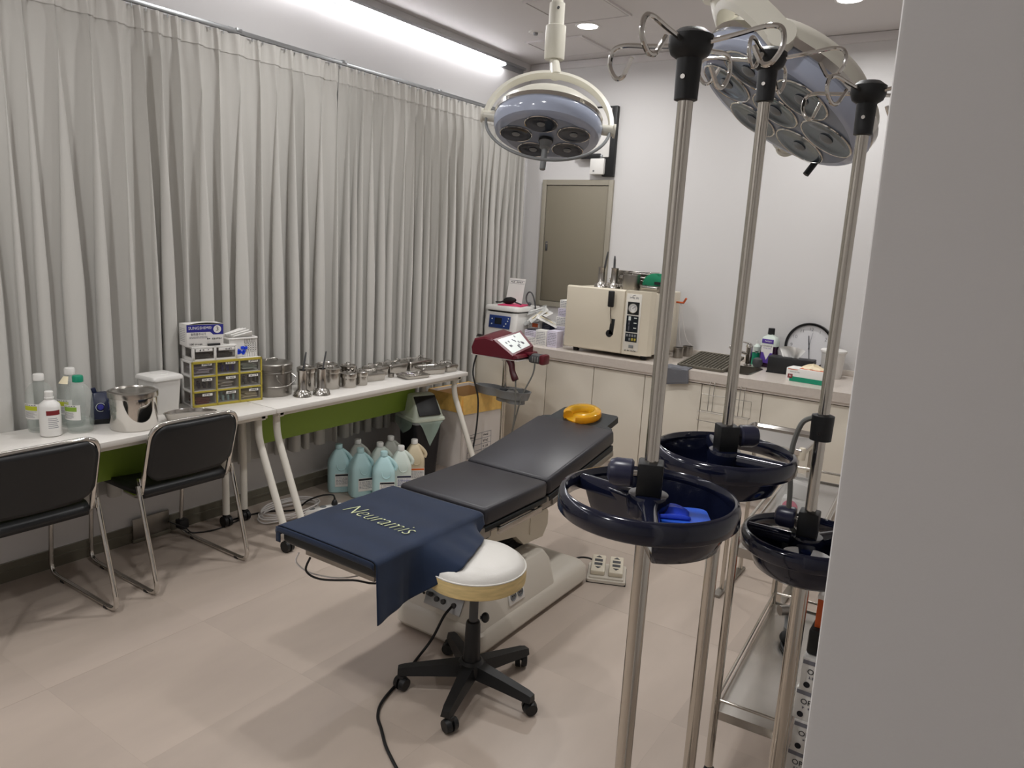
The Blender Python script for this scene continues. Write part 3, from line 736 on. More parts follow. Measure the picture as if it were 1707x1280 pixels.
# smaller two-drawer unit on top
t = thing('drawer_unit', 'low white two-drawer unit on top of the nine-drawer cabinet', 'cabinet', (-3.325, 2.275, ZT + DH), R(-10))
W2, H2, D2 = 0.235, 0.075, 0.125
b = B()
for z_ in (0.004, H2 - 0.006): b.box((-D2 / 2, 0, z_), (D2, W2, 0.010), bev=0.002)
b.box((-D2 + 0.003, 0, H2 / 2), (0.006, W2, H2))
for y_ in (-W2 / 2 + 0.006, 0, W2 / 2 - 0.006): b.box((-0.007, y_, H2 / 2), (0.014, 0.012, H2 - 0.004), bev=0.001)
for s in (-1, 1): b.box((-D2 + 0.015, s * (W2 / 2 - 0.004), H2 / 2), (0.03, 0.008, H2), bev=0.001).box((-D2 / 2, s * (W2 / 2 - 0.004), 0.012), (D2, 0.008, 0.012))
obj('carcass', b, 'white_plastic', t)
for s in (-1, 1): obj('side_pane', B().box((-D2 / 2, s * (W2 / 2 - 0.005), H2 / 2 + 0.003), (D2 - 0.05, 0.003, H2 - 0.03)), 'smoke_pane', t)
for k, s in enumerate((-1, 1)):
    d = obj('drawer', B().box((-0.003, s * W2 / 4, H2 / 2), (0.004, W2 / 2 - 0.02, H2 - 0.022), bev=0.001), 'smoke_pane', t)
    obj('contents', B().box((-0.05, s * W2 / 4, 0.024), (0.07, 0.08, 0.02), bev=0.003), 'grey_dark', d)
    obj('drawer_label', B().box((0.002, s * W2 / 4, H2 - 0.019), (0.006, 0.085, 0.014), bev=0.001), 'paper', d)
    scrawl('drawer_print', frame((0.0055, s * W2 / 4, H2 - 0.019), (0, 1, 0), (1, 0, 0)), 0.05, 0.010, 'ink', d, 30 + k, 6)
t = obj('marker', B().tube([(0, -0.032, 0), (0, 0.02, 0), (0, 0.032, 0)], [0.006, 0.006, 0.0055], 10), 'black', label='short black marker lying in front of the syringe box', cat='marker', loc=(-3.337, 2.275, ZT + DH + H2 + 0.0058), rot=(0, 0, R(-10)))
# SUNGSHIM syringe box
t = thing('syringe_box', 'white and blue cardboard box of syringes, topmost on the drawers', 'box', (-3.347, 2.235, ZT + DH + H2), R(-12))
SW, SD, SH = 0.185, 0.098, 0.108
obj('carton', B().box((-SD / 2, 0, SH / 2), (SD, SW, SH), bev=0.0015), 'paper', t)
fl_ = obj('lid_flap', B().grid(lambda u, v: (-SD + SD * v, -SW / 2 + SW * u, SH + 0.0015 + 0.010 * math.sin(PI * u) * v ** 0.5), 10, 4), 'paper', t, solid=0.0012)
bb = obj('blue_band', B().prism([(-SW / 2, SH), (SW / 2, SH), (SW / 2, SH * 0.52), (SW * 0.22, SH * 0.52), (SW * 0.13, SH * 0.66), (-SW / 2, SH * 0.66)], 0, 0.0006, frame((0.0, 0, 0), (0, 1, 0), (1, 0, 0))), 'ink_blue', t, smooth=False)
Tf = lambda y_, z_, e=0.0009: frame((e, y_, z_), (0, 1, 0), (1, 0, 0))
text('brand_print', 'SUNGSHIM®', 0.0205, Tf(-0.026, SH * 0.845), 'paper', t)
obj('number_disc', B().lathe([(0, 0.0004), (0.02, 0.0004), (0.02, 0)], c=(0.0008, SW * 0.33, SH * 0.77), rot=Matrix.Rotation(R(90), 3, 'Y'), n=24), 'paper', t)
text('number_print', '3', 0.03, Tf(SW * 0.33, SH * 0.78, 0.0014), 'ink', t)
text('korean_print', '일회용주사기', 0.014, Tf(-0.035, SH * 0.56), 'ink_grey', t)
scrawl('maker_print', Tf(0.045, SH * 0.33), 0.075, 0.009, 'ink', t, 41, 9)
text('count_print', '100', 0.015, Tf(-0.07, SH * 0.09), 'ink', t)
scrawl('count_subprint', Tf(-0.035, SH * 0.085), 0.04, 0.008, 'ink', t, 42, 5)
b = bars(B(), frame((0.0006, -0.08, SH * 0.44), (0, 1, 0), (1, 0, 0)), 2, 0.09, 0.002, 0.006, random.Random(3)); obj('fine_print', b, 'ink_grey', t, kind='stuff')
b = bars(B(), frame((-0.09, -SW / 2 - 0.0004, SH * 0.8), (1, 0, 0), (0, -1, 0)), 8, 0.07, 0.0015, 0.009, random.Random(4)); obj('side_print', b, 'ink_grey', t, kind='stuff')
# white basket with holes (built as lattice)
t = thing('plastic_basket', 'white perforated plastic basket with blue patch on the cabinet', 'basket', (-3.38, 2.452, ZT + DH), R(-8))
bw, bd, bh = 0.15, 0.105, 0.10
b = B()
def side(p0, p1, nrm):
    p0, p1 = Vector(p0), Vector(p1); L = (p1 - p0).length; d = (p1 - p0).normalized(); n_ = 11
    ang_ = math.atan2(d.y, d.x)
    b.box((p0 + p1) / 2 + Vector((0, 0, 0.012)), (L, 0.003, 0.024), rot=(0, 0, ang_)); b.box((p0 + p1) / 2 + Vector((0, 0, bh - 0.012)), (L, 0.003, 0.024), rot=(0, 0, ang_))
    for i in range(n_ + 1): b.box(p0 + d * L * i / n_ + Vector((0, 0, bh / 2)), (0.006, 0.003, bh), rot=(0, 0, ang_))
    for k in range(1, 6): b.box((p0 + p1) / 2 + Vector((0, 0, 0.018 + k * 0.0115)), (L, 0.003, 0.005), rot=(0, 0, ang_))
c4 = [(-bd / 2, -bw / 2, 0), (bd / 2, -bw / 2, 0), (bd / 2, bw / 2, 0), (-bd / 2, bw / 2, 0)]
for i in range(4): side(c4[i], c4[(i + 1) % 4], None)
b.box((0, 0, 0.002), (bd, bw, 0.004))
obj('lattice', b, 'white_plastic', t)
obj('rim', B().tube([Vector((x_, y_, bh)) for x_, y_ in rrect(bd + 0.01, bw + 0.01, 0.015)], 0.005, 8, closed=True), 'white_plastic', t)
obj('blank_panel', B().box((bd / 2 + 0.001, -0.035, bh / 2), (0.004, 0.075, bh - 0.01)), 'white_plastic', t)
b = B(); rnd = random.Random(2)
for i in range(9): b.box((bd / 2 + 0.0045, -0.052 + 0.008 * i + rnd.uniform(-0.004, 0.004), 0.03 + rnd.uniform(-0.018, 0.022)), (0.003, 0.018, 0.016), bev=0.001, rot=(rnd.uniform(-1, 1), 0, 0))
obj('blue_patch', b, 'blue_plastic', t)
for i in range(5):
    obj('dressing_pack', B().box((0, 0, 0), (0.008, 0.10, 0.07), bev=0.003), 'paper', label='white paper dressing pack leaning in the perforated basket', cat='packet', group='dressing packs in the basket', loc=(-3.412 + 0.016 * i, 2.44 + 0.004 * i, ZT + DH + bh - 0.002 + (0.004 * i if i < 3 else 0.016 - 0.004 * i)), rot=(R(18), R(14 + 6 * i), R(-8)))

# ================================================================== procedure bed
BX, BY = -1.805, 2.40
bed = thing('procedure_bed', 'black padded electric procedure bed on a cream lifting base', 'bed', (BX, BY, 0))
HW = 0.23
def pad(b, y0, y1, z0, z1, hw=HW, T=None, r=0.018):
    c = ((0, (y0 + y1) / 2, (z0 + z1) / 2)); d = (2 * hw, y1 - y0, z1 - z0)
    if T is None: b.box(c, d, bev=r, seg=3)
    else:
        n0 = len(b.bm.verts); b.box(c, d, bev=r, seg=3); b.bm.verts.ensure_lookup_table()
        bmesh.ops.transform(b.bm, matrix=T, verts=b.bm.verts[n0:])
    return b
obj('foot_pad', pad(B(), -0.755, -0.155, 0.532, 0.598, HW + 0.004), 'pad_dark', bed, label='dark foot section pad under the navy towel')
st = obj('seat_pad', pad(B(), -0.145, 0.322, 0.528, 0.605), 'pad_vinyl', bed)
obj('seat_base', B().box((0, 0.088, 0.517), (2 * HW, 0.467, 0.022), bev=0.004), 'pad_dark', bed)
Tb = Matrix.Translation((0, 0.33, 0.545)) @ Matrix.Rotation(R(9.8), 4, 'X')
obj('back_pad', pad(B(), 0.003, 0.65, -0.015, 0.065, T=Tb), 'pad_vinyl', bed)
obj('back_base', B().box(Tb @ Vector((0, 0.32, -0.03)), (2 * HW, 0.63, 0.028), bev=0.004, rot=Tb.to_3x3()), 'pad_dark', bed)
hp = [(-0.17, 0.0), (-0.17, 0.16), (-0.14, 0.19), (0.14, 0.19), (0.17, 0.16), (0.17, 0.0)]
Th = Tb @ Matrix.Translation((0, 0.60, 0.028))
hp = [(-0.215, 0.0), (-0.21, 0.06), (-0.17, 0.085), (-0.165, 0.22), (-0.15, 0.235), (0.15, 0.235), (0.165, 0.22), (0.17, 0.085), (0.21, 0.06), (0.215, 0.0)]
obj('head_plate', B().prism(hp, 0, 0.032, Th), 'pad_dark', bed, label='dark plate carrying the gel head ring')
# rails and frame
obj('frame', B().box((-0.17, 0.05, 0.49), (0.04, 0.60, 0.035)).box((0.17, 0.05, 0.49), (0.04, 0.60, 0.035)).box((0, -0.16, 0.49), (0.38, 0.04, 0.035)).box((0, 0.33, 0.49), (0.38, 0.04, 0.035)).box((0, -0.45, 0.502), (0.34, 0.5, 0.03)), 'steel_dull', bed, smooth=False)
for s in (-1, 1):
    obj('side_rail', B().box((s * (HW + 0.012), 0.09, 0.495), (0.010, 0.33, 0.028), bev=0.003).cyl((s * (HW - 0.02), -0.04, 0.495), (s * (HW + 0.014), -0.04, 0.495), 0.008).cyl((s * (HW - 0.02), 0.22, 0.495), (s * (HW + 0.014), 0.22, 0.495), 0.008), 'steel', bed)
    q = Tb.to_3x3()
    obj('back_rail', B().box(Tb @ Vector((s * (HW - 0.006), 0.33, -0.058)), (0.02, 0.60, 0.03), bev=0.003, rot=q), 'steel_dull', bed)
    for hy in (0.335, -0.15): obj('hinge', B().box((s * (HW - 0.008), hy, 0.502), (0.012, 0.10, 0.055), bev=0.01), 'steel_dull', bed)
# lifting arm cover
arm = [(-0.03, 0.475), (0.42, 0.475), (0.47, 0.40), (0.47, 0.34), (0.43, 0.29), (0.27, 0.30), (0.20, 0.36), (-0.03, 0.40)]
Ta = frame((0.155, 0, 0), (0, 1, 0), (1, 0, 0))
obj('arm_cover', B().prism([(p[0], p[1]) for p in arm], -0.31, 0.0, Ta), 'cream', bed)
obj('arm_recess', B().prism([(0.31, 0.42), (0.42, 0.42), (0.435, 0.36), (0.40, 0.32), (0.31, 0.335)], 0.0, 0.003, Ta), 'cream', bed, smooth=False)
# bellows column
b = B()
for k in range(11):
    z_ = 0.17 + k * 0.019
    b.rings([[(x_, y_ + 0.29, z_ + dz) for x_, y_ in rrect(0.24 * kk, 0.16 * kk, 0.02)] for kk, dz in ((0.93, 0), (1.0, 0.0095), (0.93, 0.019))])
obj('bellows', b, 'black', bed)
# base cover: rounded tub with a raised housing
def brow(x0, x1, y0, y1, z_, r=0.05):
    return [(x_ + (x0 + x1) / 2, y_ + (y0 + y1) / 2, z_) for x_, y_ in rrect(x1 - x0, y1 - y0, r, 5)]
obj('base_cover', B().rings([brow(-0.17, 0.27, -0.205, 0.69, 0.015), brow(-0.18, 0.28, -0.215, 0.70, 0.03), brow(-0.175, 0.275, -0.21, 0.695, 0.09), brow(-0.155, 0.255, -0.19, 0.675, 0.115), brow(-0.12, 0.22, -0.14, 0.64, 0.125)]), 'bed_base', bed)
obj('base_plate', B().box((0.05, 0.245, 0.009), (0.42, 0.86, 0.018), bev=0.004), 'bed_base', bed)
obj('housing', B().rings([brow(-0.13, 0.262, -0.195, 0.40, 0.105, 0.03), brow(-0.12, 0.235, -0.135, 0.385, 0.225, 0.03), brow(-0.10, 0.21, -0.11, 0.37, 0.26, 0.03), brow(-0.05, 0.15, -0.05, 0.33, 0.275, 0.02)]), 'bed_base', bed)
Tp = frame((0.055, -0.165, 0.167), (1, 0, 0), (0, -0.894, 0.447))
sp = obj('socket_panel', B().box(Tp @ Vector((0, 0, 0.002)), (0.19, 0.075, 0.006), bev=0.002, rot=Tp.to_3x3()), 'alu', bed)
for i, xx in enumerate((-0.035, 0.0, 0.055)):
    obj('socket', B().lathe([(0, 0.010), (0.007, 0.010), (0.0105, 0.008), (0.0115, 0)], c=Tp @ Vector((xx, -0.005, 0.005)), rot=Tp.to_3x3(), n=16), 'grey_dark', sp)
To = frame((0.2475, 0.075, 0.168), (0, 1, 0), (0.976, 0, 0.22))
op = obj('outlet_plate', B().box(To @ Vector((0, 0, 0.003)), (0.115, 0.07, 0.007), bev=0.002, rot=To.to_3x3()), 'white_plastic', bed)
for xx in (-0.026, 0.026):
    obj('outlet', B().lathe([(0.021, 0.0), (0.021, 0.003), (0.018, 0.003), (0.016, -0.002), (0, -0.002)], c=To @ Vector((xx, 0, 0.0065)), rot=To.to_3x3(), n=20), 'grey_plastic', op)
    for s in (-1, 1): obj('pin_hole', B().cyl(To @ Vector((xx + s * 0.006, 0, 0.004)), To @ Vector((xx + s * 0.006, 0, 0.0085)), 0.003, n=8), 'black', op)
obj('power_post', B().lathe([(0, 0.11), (0.017, 0.11), (0.019, 0.118), (0.016, 0.128), (0.011, 0.13), (0.010, 0.155), (0, 0.157)], c=(-0.13, -0.155, 0), n=16), 'grey_dark', bed)
obj('post_collar', B().lathe([(0.024, 0.108), (0.026, 0.112), (0.02, 0.128), (0.012, 0.13)], c=(-0.13, -0.155, 0), n=18), 'bed_base', bed)
obj('cord', B().tube(smooth([(-0.13, -0.155, 0.15), (-0.11, -0.165, 0.175), (-0.08, -0.165, 0.18), (-0.03, -0.195, 0.185)], 6), 0.005, 8), 'cable_black', bed)
obj('cord_plug', B().cyl(Tp @ Vector((-0.07, 0.005, 0.004)), Tp @ Vector((-0.07, 0.008, 0.035)), 0.011, 0.008, n=12), 'grey_dark', bed)
# hanging wires under the foot section
obj('under_cable', B().tube(smooth([(-0.10, -0.74, 0.51), (-0.11, -0.75, 0.46), (-0.07, -0.72, 0.43), (0.03, -0.66, 0.435), (0.13, -0.58, 0.44), (0.10, -0.2, 0.48)], 6), 0.004, 8), 'cable_black', bed)
obj('under_cable', B().tube(smooth([(-0.16, -0.74, 0.51), (-0.165, -0.745, 0.47), (-0.12, -0.70, 0.425), (0.0, -0.62, 0.425), (0.1, -0.4, 0.47)], 6), 0.003, 8), 'cable_white', bed)

# gel head ring
rc = Tb @ Vector((-0.005, 0.735, 0.061)); rc = Vector((BX, BY, 0)) + rc
t = thing('gel_head_ring', 'amber transparent gel head ring with open notch', 'head ring', rc)
t.rotation_euler = (R(9.8), 0, 0)
rows = []
for i in range(44):
    a = R(-62) + R(304) * i / 43; e = 1.0
    rows.append([Vector((math.cos(a) * rr, math.sin(a) * rr, z_)) for rr, z_ in ((0.055, 0.002), (0.098, 0.0), (0.104, 0.012), (0.100, 0.034), (0.088, 0.043), (0.066, 0.043), (0.056, 0.034), (0.052, 0.012))])
ob = obj('ring_body', B().rings(rows), 'amber_gel', t); ob.rotation_euler = (0, 0, R(-20))
obj('ring_floor', B().lathe([(0, 0.001), (0.09, 0.0), (0.09, 0.006), (0.0, 0.006)], n=28), 'amber_gel', t)

# navy towel draped over the foot section
t = thing('towel', 'navy blue embroidered towel draped over the foot of bed', 'towel', (BX, BY, 0))
STC = (-1.445 - BX, 2.02 - BY)          # stool centre in the bed's frame: the towel lies on its seat
def tw_len(v):
    ks = ((0, 0.20), (0.45, 0.165), (0.62, 0.135), (0.8, 0.10), (1.0, 0.04))
    for (a, la), (b_, lb_) in zip(ks, ks[1:]):
        if v <= b_: return la + (lb_ - la) * (v - a) / (b_ - a)
    return ks[-1][1]
def tw(u, v):
    # u across the bed (0 left hem .. 1 right hem), v along from foot end (0) to seat (1)
    y = -0.768 + 0.585 * v
    L0, L1 = 0.035, 2 * HW + 0.024
    zt = 0.6035 + 0.0015 * math.sin(9 * u * 0.6 + 3 * v) + 0.001 * math.sin(23 * v + 3 * u)
    if u < 0.05:
        f = L0 * (0.05 - u) / 0.05
        return Vector((-HW - 0.012 - 0.002 * math.sin(20 * v), y, zt - f - 0.008))
    if u <= 0.72:
        s2 = (u - 0.05) / 0.67 * L1
        edge = min(s2, L1 - s2); dz = 0.008 * max(0, 1 - edge / 0.022) ** 2
        return Vector((-HW - 0.012 + s2, y, zt - dz))
    L = tw_len(v); d = (u - 0.72) / 0.28 * L; k = d / 0.2
    xe, ze = HW + 0.013, zt - 0.008
    wob = 0.010 * math.sin(13 * v + 0.6) * k + 0.005 * math.sin(31 * v + 1.7) * k
    hang = Vector((xe + max(0, wob) + 0.012 * k * (1 - v), y - 0.012 * k * (1 - v), ze - d))
    rr = math.hypot(xe + 0.5 * L - STC[0], y - STC[1]); hh = 0.5545 - 0.04 * min(1.0, rr / 0.186) ** 5
    dzz = min(ze - hh, L * 0.98); fx = math.sqrt(max(L * L - dzz * dzz, 1e-6)); q_ = d / L
    over = Vector((xe + fx * q_ ** 1.25, y, ze - dzz * q_ ** 0.8 + 0.002 * math.sin(40 * v) * q_))
    w_ = (y + BY - 1.79) / 0.10; w_ = max(0, min(1, w_)); w_ = w_ * w_ * (3 - 2 * w_)
    return hang.lerp(over, w_)
cl = obj('cloth', B().grid(tw, 100, 90), 'towel', t, solid=0.003, ang=180)
def tw2(u, v):
    p = tw(0.05 + u * 0.665, 0); k = v
    return Vector((p.x, p.y - 0.004 - 0.003 * math.sin(PI * k) , p.z - 0.002 - 0.022 * k))
obj('front_hem', B().grid(tw2, 40, 4), 'towel', t, solid=0.003, ang=180)
def tw3(u, v):
    p = tw(0.0 + 0.08 * u, 0.0); return Vector((p.x, p.y - 0.004, 0.598 - 0.055 * v))
obj('corner_fold', B().grid(tw3, 6, 6), 'towel', t, solid=0.004, ang=180)
Tt = Matrix.Translation((-0.005, -0.50, 0.6075)) @ Matrix.Rotation(R(-3), 4, 'Z') @ Matrix.Diagonal((1.0, 1.25, 1, 1))
text('embroidery', 'Neuramis', 0.088, Tt, 'thread', t, 0.0008, shear=0.35, bevel=-0.0022)

# ------------------------------------------------------------------ stool
t = thing('stool', 'round white leather stool with black five-star caster base', 'stool', (-1.445, 2.02, 0))
obj('cushion', B().lathe([(0, 0.53), (0.10, 0.528), (0.150, 0.519), (0.172, 0.503), (0.178, 0.488)], n=48), 'white_leather', t)
obj('side_band', B().lathe([(0.178, 0.49), (0.1815, 0.487), (0.1825, 0.463), (0.181, 0.437), (0.172, 0.43), (0, 0.43)], n=48), 'stool_band', t)
obj('piping', B().tube([Vector((0.1795 * math.cos(a), 0.1795 * math.sin(a), 0.49)) for a in [2 * PI * i / 48 for i in range(48)]], 0.003, 6, closed=True), 'white_leather', t)
obj('under_plate', B().lathe([(0, 0.42), (0.06, 0.42), (0.09, 0.43)], n=20).box((0.035, 0, 0.422), (0.14, 0.06, 0.012)), 'black', t)
obj('gas_piston', B().lathe([(0, 0.25), (0.0165, 0.25), (0.0165, 0.44), (0, 0.44)], n=20), 'grey_dark', t)
obj('column', B().lathe([(0, 0.075), (0.036, 0.075), (0.032, 0.12), (0.027, 0.265), (0.024, 0.275), (0.018, 0.278)], n=24), 'black', t)
obj('lever', B().tube([(0.0, 0.0, 0.432), (0.05, 0.035, 0.43), (0.07, 0.05, 0.425)], 0.005, 8), 'black', t)
obj('clamp_knob', B().cyl((0.02, 0.014, 0.29), (0.03, 0.022, 0.29), 0.006).ball((0.034, 0.026, 0.29), (0.016, 0.016, 0.02), 10), 'black', t)
for ch in t.children:
    if ch.name.split('.')[0] in ('cushion', 'side_band', 'piping', 'under_plate', 'lever'): ch.location.z = 0.012
hub = obj('base_hub', B().lathe([(0, 0.068), (0.05, 0.068), (0.056, 0.08), (0.052, 0.112), (0.036, 0.125)], n=24), 'black', t)
for k in range(5):
    a = R(-71.5 + 72 * k); d = Vector((math.cos(a), math.sin(a), 0)); n_ = Vector((-d.y, d.x, 0))
    def sec(rr, hw_, z0, z1): return [d * rr + n_ * hw_ + Vector((0, 0, z0)), d * rr - n_ * hw_ + Vector((0, 0, z0)), d * rr - n_ * hw_ * 0.7 + Vector((0, 0, z1)), d * rr + n_ * hw_ * 0.7 + Vector((0, 0, z1))]
    lg = obj('leg', B().rings([sec(0.03, 0.033, 0.070, 0.118), sec(0.15, 0.026, 0.065, 0.103), sec(0.245, 0.022, 0.060, 0.090), sec(0.268, 0.018, 0.060, 0.084)]), 'black', t, ang=50)
    c = d * 0.252 + n_ * 0.012
    dd = (d * 0.6 + n_ * 0.8).normalized(); n2 = Vector((-dd.y, dd.x, 0))
    obj('caster', B().tube([c + n2 * -0.023 + Vector((0, 0, 0.0265)), c + n2 * -0.004 + Vector((0, 0, 0.0275))], [0.022, 0.0265], 20).tube([c + n2 * 0.004 + Vector((0, 0, 0.0275)), c + n2 * 0.023 + Vector((0, 0, 0.0265))], [0.0265, 0.022], 20).box(c + Vector((0, 0, 0.046)), (0.03, 0.026, 0.03), bev=0.008), 'black', lg)

# bed power cord lying on the floor
obj('floor_cable', B().tube(smooth([(-1.697, 2.215, 0.165), (-1.70, 2.17, 0.14), (-1.715, 2.12, 0.06), (-1.722, 2.04, 0.008), (-1.68, 1.90, 0.006), (-1.64, 1.76, 0.006), (-1.595, 1.69, 0.006), (-1.535, 1.645, 0.006), (-1.46, 1.59, 0.006), (-1.36, 1.535, 0.006), (-1.22, 1.46, 0.006)], 8), 0.0055, 8), 'cable_black', label='black power cable snaking from the bed base across floor', cat='cable')

# foot pedal
t = thing('foot_pedal', 'cream double foot pedal switch on floor beside bed base', 'foot pedal', (-1.485, 3.215, 0), R(24))
obj('pedal_base', B().rings([[(x_ * 0.19, y_ * 0.19, z_) for x_, y_ in rrect(1, 1.05, 0.06)] for z_ in (0.004, 0.018)] ).box((0, 0, 0.022), (0.17, 0.17, 0.012), bev=0.004), 'bed_base', t)
obj('rubber_foot', B().box((0, 0, 0.003), (0.195, 0.2, 0.006), bev=0.002), 'rubber', t)
for s in (-1, 1):
    rr = Matrix.Rotation(R(9), 3, 'X')
    p_ = obj('pedal', B().box((s * 0.045, 0.005, 0.052), (0.07, 0.15, 0.026), bev=0.006, rot=rr), 'cream', t)
    for k, yy in enumerate((-0.045, -0.012, 0.022, 0.055)):
        c = Vector((s * 0.045, 0.005, 0.052)) + rr @ Vector((0, yy, 0.0135))
        if k in (1, 2): b_ = B().box(c, (0.04, 0.02, 0.002), rot=rr)
        else:
            sg = 1 if k == 3 else -1
            b_ = B().prism([(-0.014, -0.007 * sg), (0.014, -0.007 * sg), (0, 0.008 * sg)], 0, 0.0016, Matrix.Translation(c) @ rr.to_4x4())
        obj('pedal_mark', b_, 'grey_dark', p_)
obj('pedal_cable', B().tube(smooth([(-0.06, 0.09, 0.025), (-0.10, 0.12, 0.03), (-0.16, 0.08, 0.04), (-0.22, -0.02, 0.03)], 6), 0.005, 8), 'cable_black', t)

# ------------------------------------------------------------------ 4-litre jugs under the desk
def jug(loc, rz, m, lab, label_col='ink_blue', header='ink', cap=None, S=0.88):
    t = thing('jug', lab, 'jug', loc, rz, group='disinfectant jugs under the desk')
    def row(k, z_, ox=0, r_=0.035): return [(x_ * k + ox, y_ * k, z_) for x_, y_ in rrect(0.155 * S, 0.135 * S, r_, 5)]
    obj('jug_body', B().rings([row(0.86, 0.0), row(0.97, 0.005), row(1.0, 0.02), row(1.0, 0.165), row(0.985, 0.185), row(0.9, 0.205), row(0.62, 0.245), row(0.36, 0.272), row(0.27, 0.277), row(0.27, 0.283)]), m, t)
    obj('cap', B().lathe([(0.021, 0.279), (0.0225, 0.28), (0.0225, 0.305), (0.020, 0.309), (0, 0.309)], n=20), cap or m, t)
    # handle: tube loop on one shoulder with a sunken teardrop grip
    obj('handle', B().tube(smooth([(0.070, 0, 0.185), (0.076, 0, 0.207), (0.058, 0, 0.236), (0.03, 0, 0.262), (0.018, 0, 0.268)], 5), [0.013] * 21, 10), m, t)
    fy = -0.0685 * S
    def g(zz): return fy if zz < 0.18 else fy * max(0.3, 1 - max(0, zz - 0.18) / 0.115)
    lp = [(0.028 * math.cos(a) * (1 - 0.25 * math.sin(a)) + 0.012, 0.195 + 0.046 * math.sin(a)) for a in [2 * PI * i / 24 for i in range(24)]]
    obj('grip_rim', B().tube([(x_, g(z_), z_) for x_, z_ in lp], 0.0032, 6, closed=True), m, t)
    lb = obj('label', B().box((0.018, fy - 0.0008, 0.085), (0.092, 0.0012, 0.085)), 'paper', t)
    obj('label_header', B().box((0.018, fy - 0.0016, 0.119), (0.088, 0.0008, 0.012)), header, lb)
    obj('label_print', bars(B(), frame((-0.022, fy - 0.0016, 0.104), (1, 0, 0), (0, -1, 0)), 6, 0.08, 0.003, 0.0085, random.Random(8)), label_col, lb, kind='stuff')
    return t
J = 'pale blue four-litre jug '
jug((-3.40, 3.195, 0), R(52), 'jug_blue', J + 'standing closest to the power strip', 'ink_grey')
jug((-3.24, 3.225, 0), R(62), 'jug_blue', J + 'between two other blue jugs', 'ink_grey')
jug((-3.085, 3.275, 0), R(48), 'jug_blue', J + 'in the front row beside the milky white jug', 'ink_grey')
jug((-3.095, 3.44, 0), R(48), 'jug_white', 'milky white four-litre jug with blue label, beside the amber-stained jug', 'ink_blue', 'navy_device', 'white_plastic')
jug((-3.135, 3.615, 0), R(48), 'jug_amber', 'amber-stained clear jug with orange label, beside swing bin', 'ink_grey', 'ink_orange', 'white_plastic')
jug((-3.395, 3.355, 0), R(40), 'jug_clear', 'translucent jug with cream cap, behind the blue jugs', 'ink_grey', 'ink', 'white_plastic')
jug((-3.245, 3.405, 0), R(50), 'jug_white', 'translucent whitish jug in the middle of the cluster', 'ink_grey', 'ink', 'white_plastic')
jug((-3.30, 3.565, 0), R(45), 'jug_clear', 'grey translucent jug with white cap, right against the black bin', 'ink_grey', 'ink', 'white_plastic')

# ------------------------------------------------------------------ swing-lid bin
t = thing('swing_bin', 'black waste bin with pale green swing lid and liner', 'bin', (-3.255, 3.805, 0), R(-20))
def bq(w_, d_, z_, ox=0, oy=0, r_=0.035): return [(x_ + ox, y_ + oy, z_) for x_, y_ in rrect(w_, d_, r_, 4)]
obj('bin_body', B().rings([bq(0.20, 0.17, 0), bq(0.205, 0.175, 0.006), bq(0.25, 0.215, 0.40)]), 'bin_black', t)
obj('bin_rim', B().rings([bq(0.262, 0.226, 0.385), bq(0.27, 0.235, 0.39), bq(0.27, 0.235, 0.412), bq(0.255, 0.22, 0.415)]), 'bin_grey', t)
obj('lid', B().rings([bq(0.285, 0.25, 0.405, 0, 0, 0.04), bq(0.29, 0.255, 0.41, 0, 0, 0.04), bq(0.285, 0.25, 0.425, 0, 0, 0.04), bq(0.27, 0.235, 0.43, 0, 0, 0.04), bq(0.20, 0.20, 0.50, 0, 0, 0.03), bq(0.09, 0.17, 0.568, 0.0, 0, 0.02), bq(0.06, 0.15, 0.575, 0.0, 0, 0.02)]), 'bin_lid', t)
Tl = frame((0.090, 0, 0.503), (0, 1, 0), (0.78, 0, 0.62))
obj('swing_flap', B().box(Tl @ Vector((0, 0, 0.003)), (0.165, 0.15, 0.012), bev=0.005, rot=Tl.to_3x3()), 'black', t)
def bagf(u, v):
    x_ = 0.143; y_ = -0.10 + 0.2 * u; tip = 0.16 * (1 - abs(2 * u - 1)) ** 0.9 + 0.01
    return (x_ + 0.008 * v + 0.004 * math.sin(9 * u), y_ * (1 - 0.25 * v), 0.405 - tip * v)
obj('liner_corner', B().grid(bagf, 16, 8), 'bin_bag', t)
def bagg(u, v):
    y_ = -0.125; x_ = -0.12 + 0.24 * u; tip = 0.07 * (1 - abs(2 * u - 1)) ** 0.8 + 0.03
    return (x_, y_ - 0.006 * v, 0.405 - tip * v)
obj('liner_fold', B().grid(bagg, 16, 6), 'bin_bag', t)

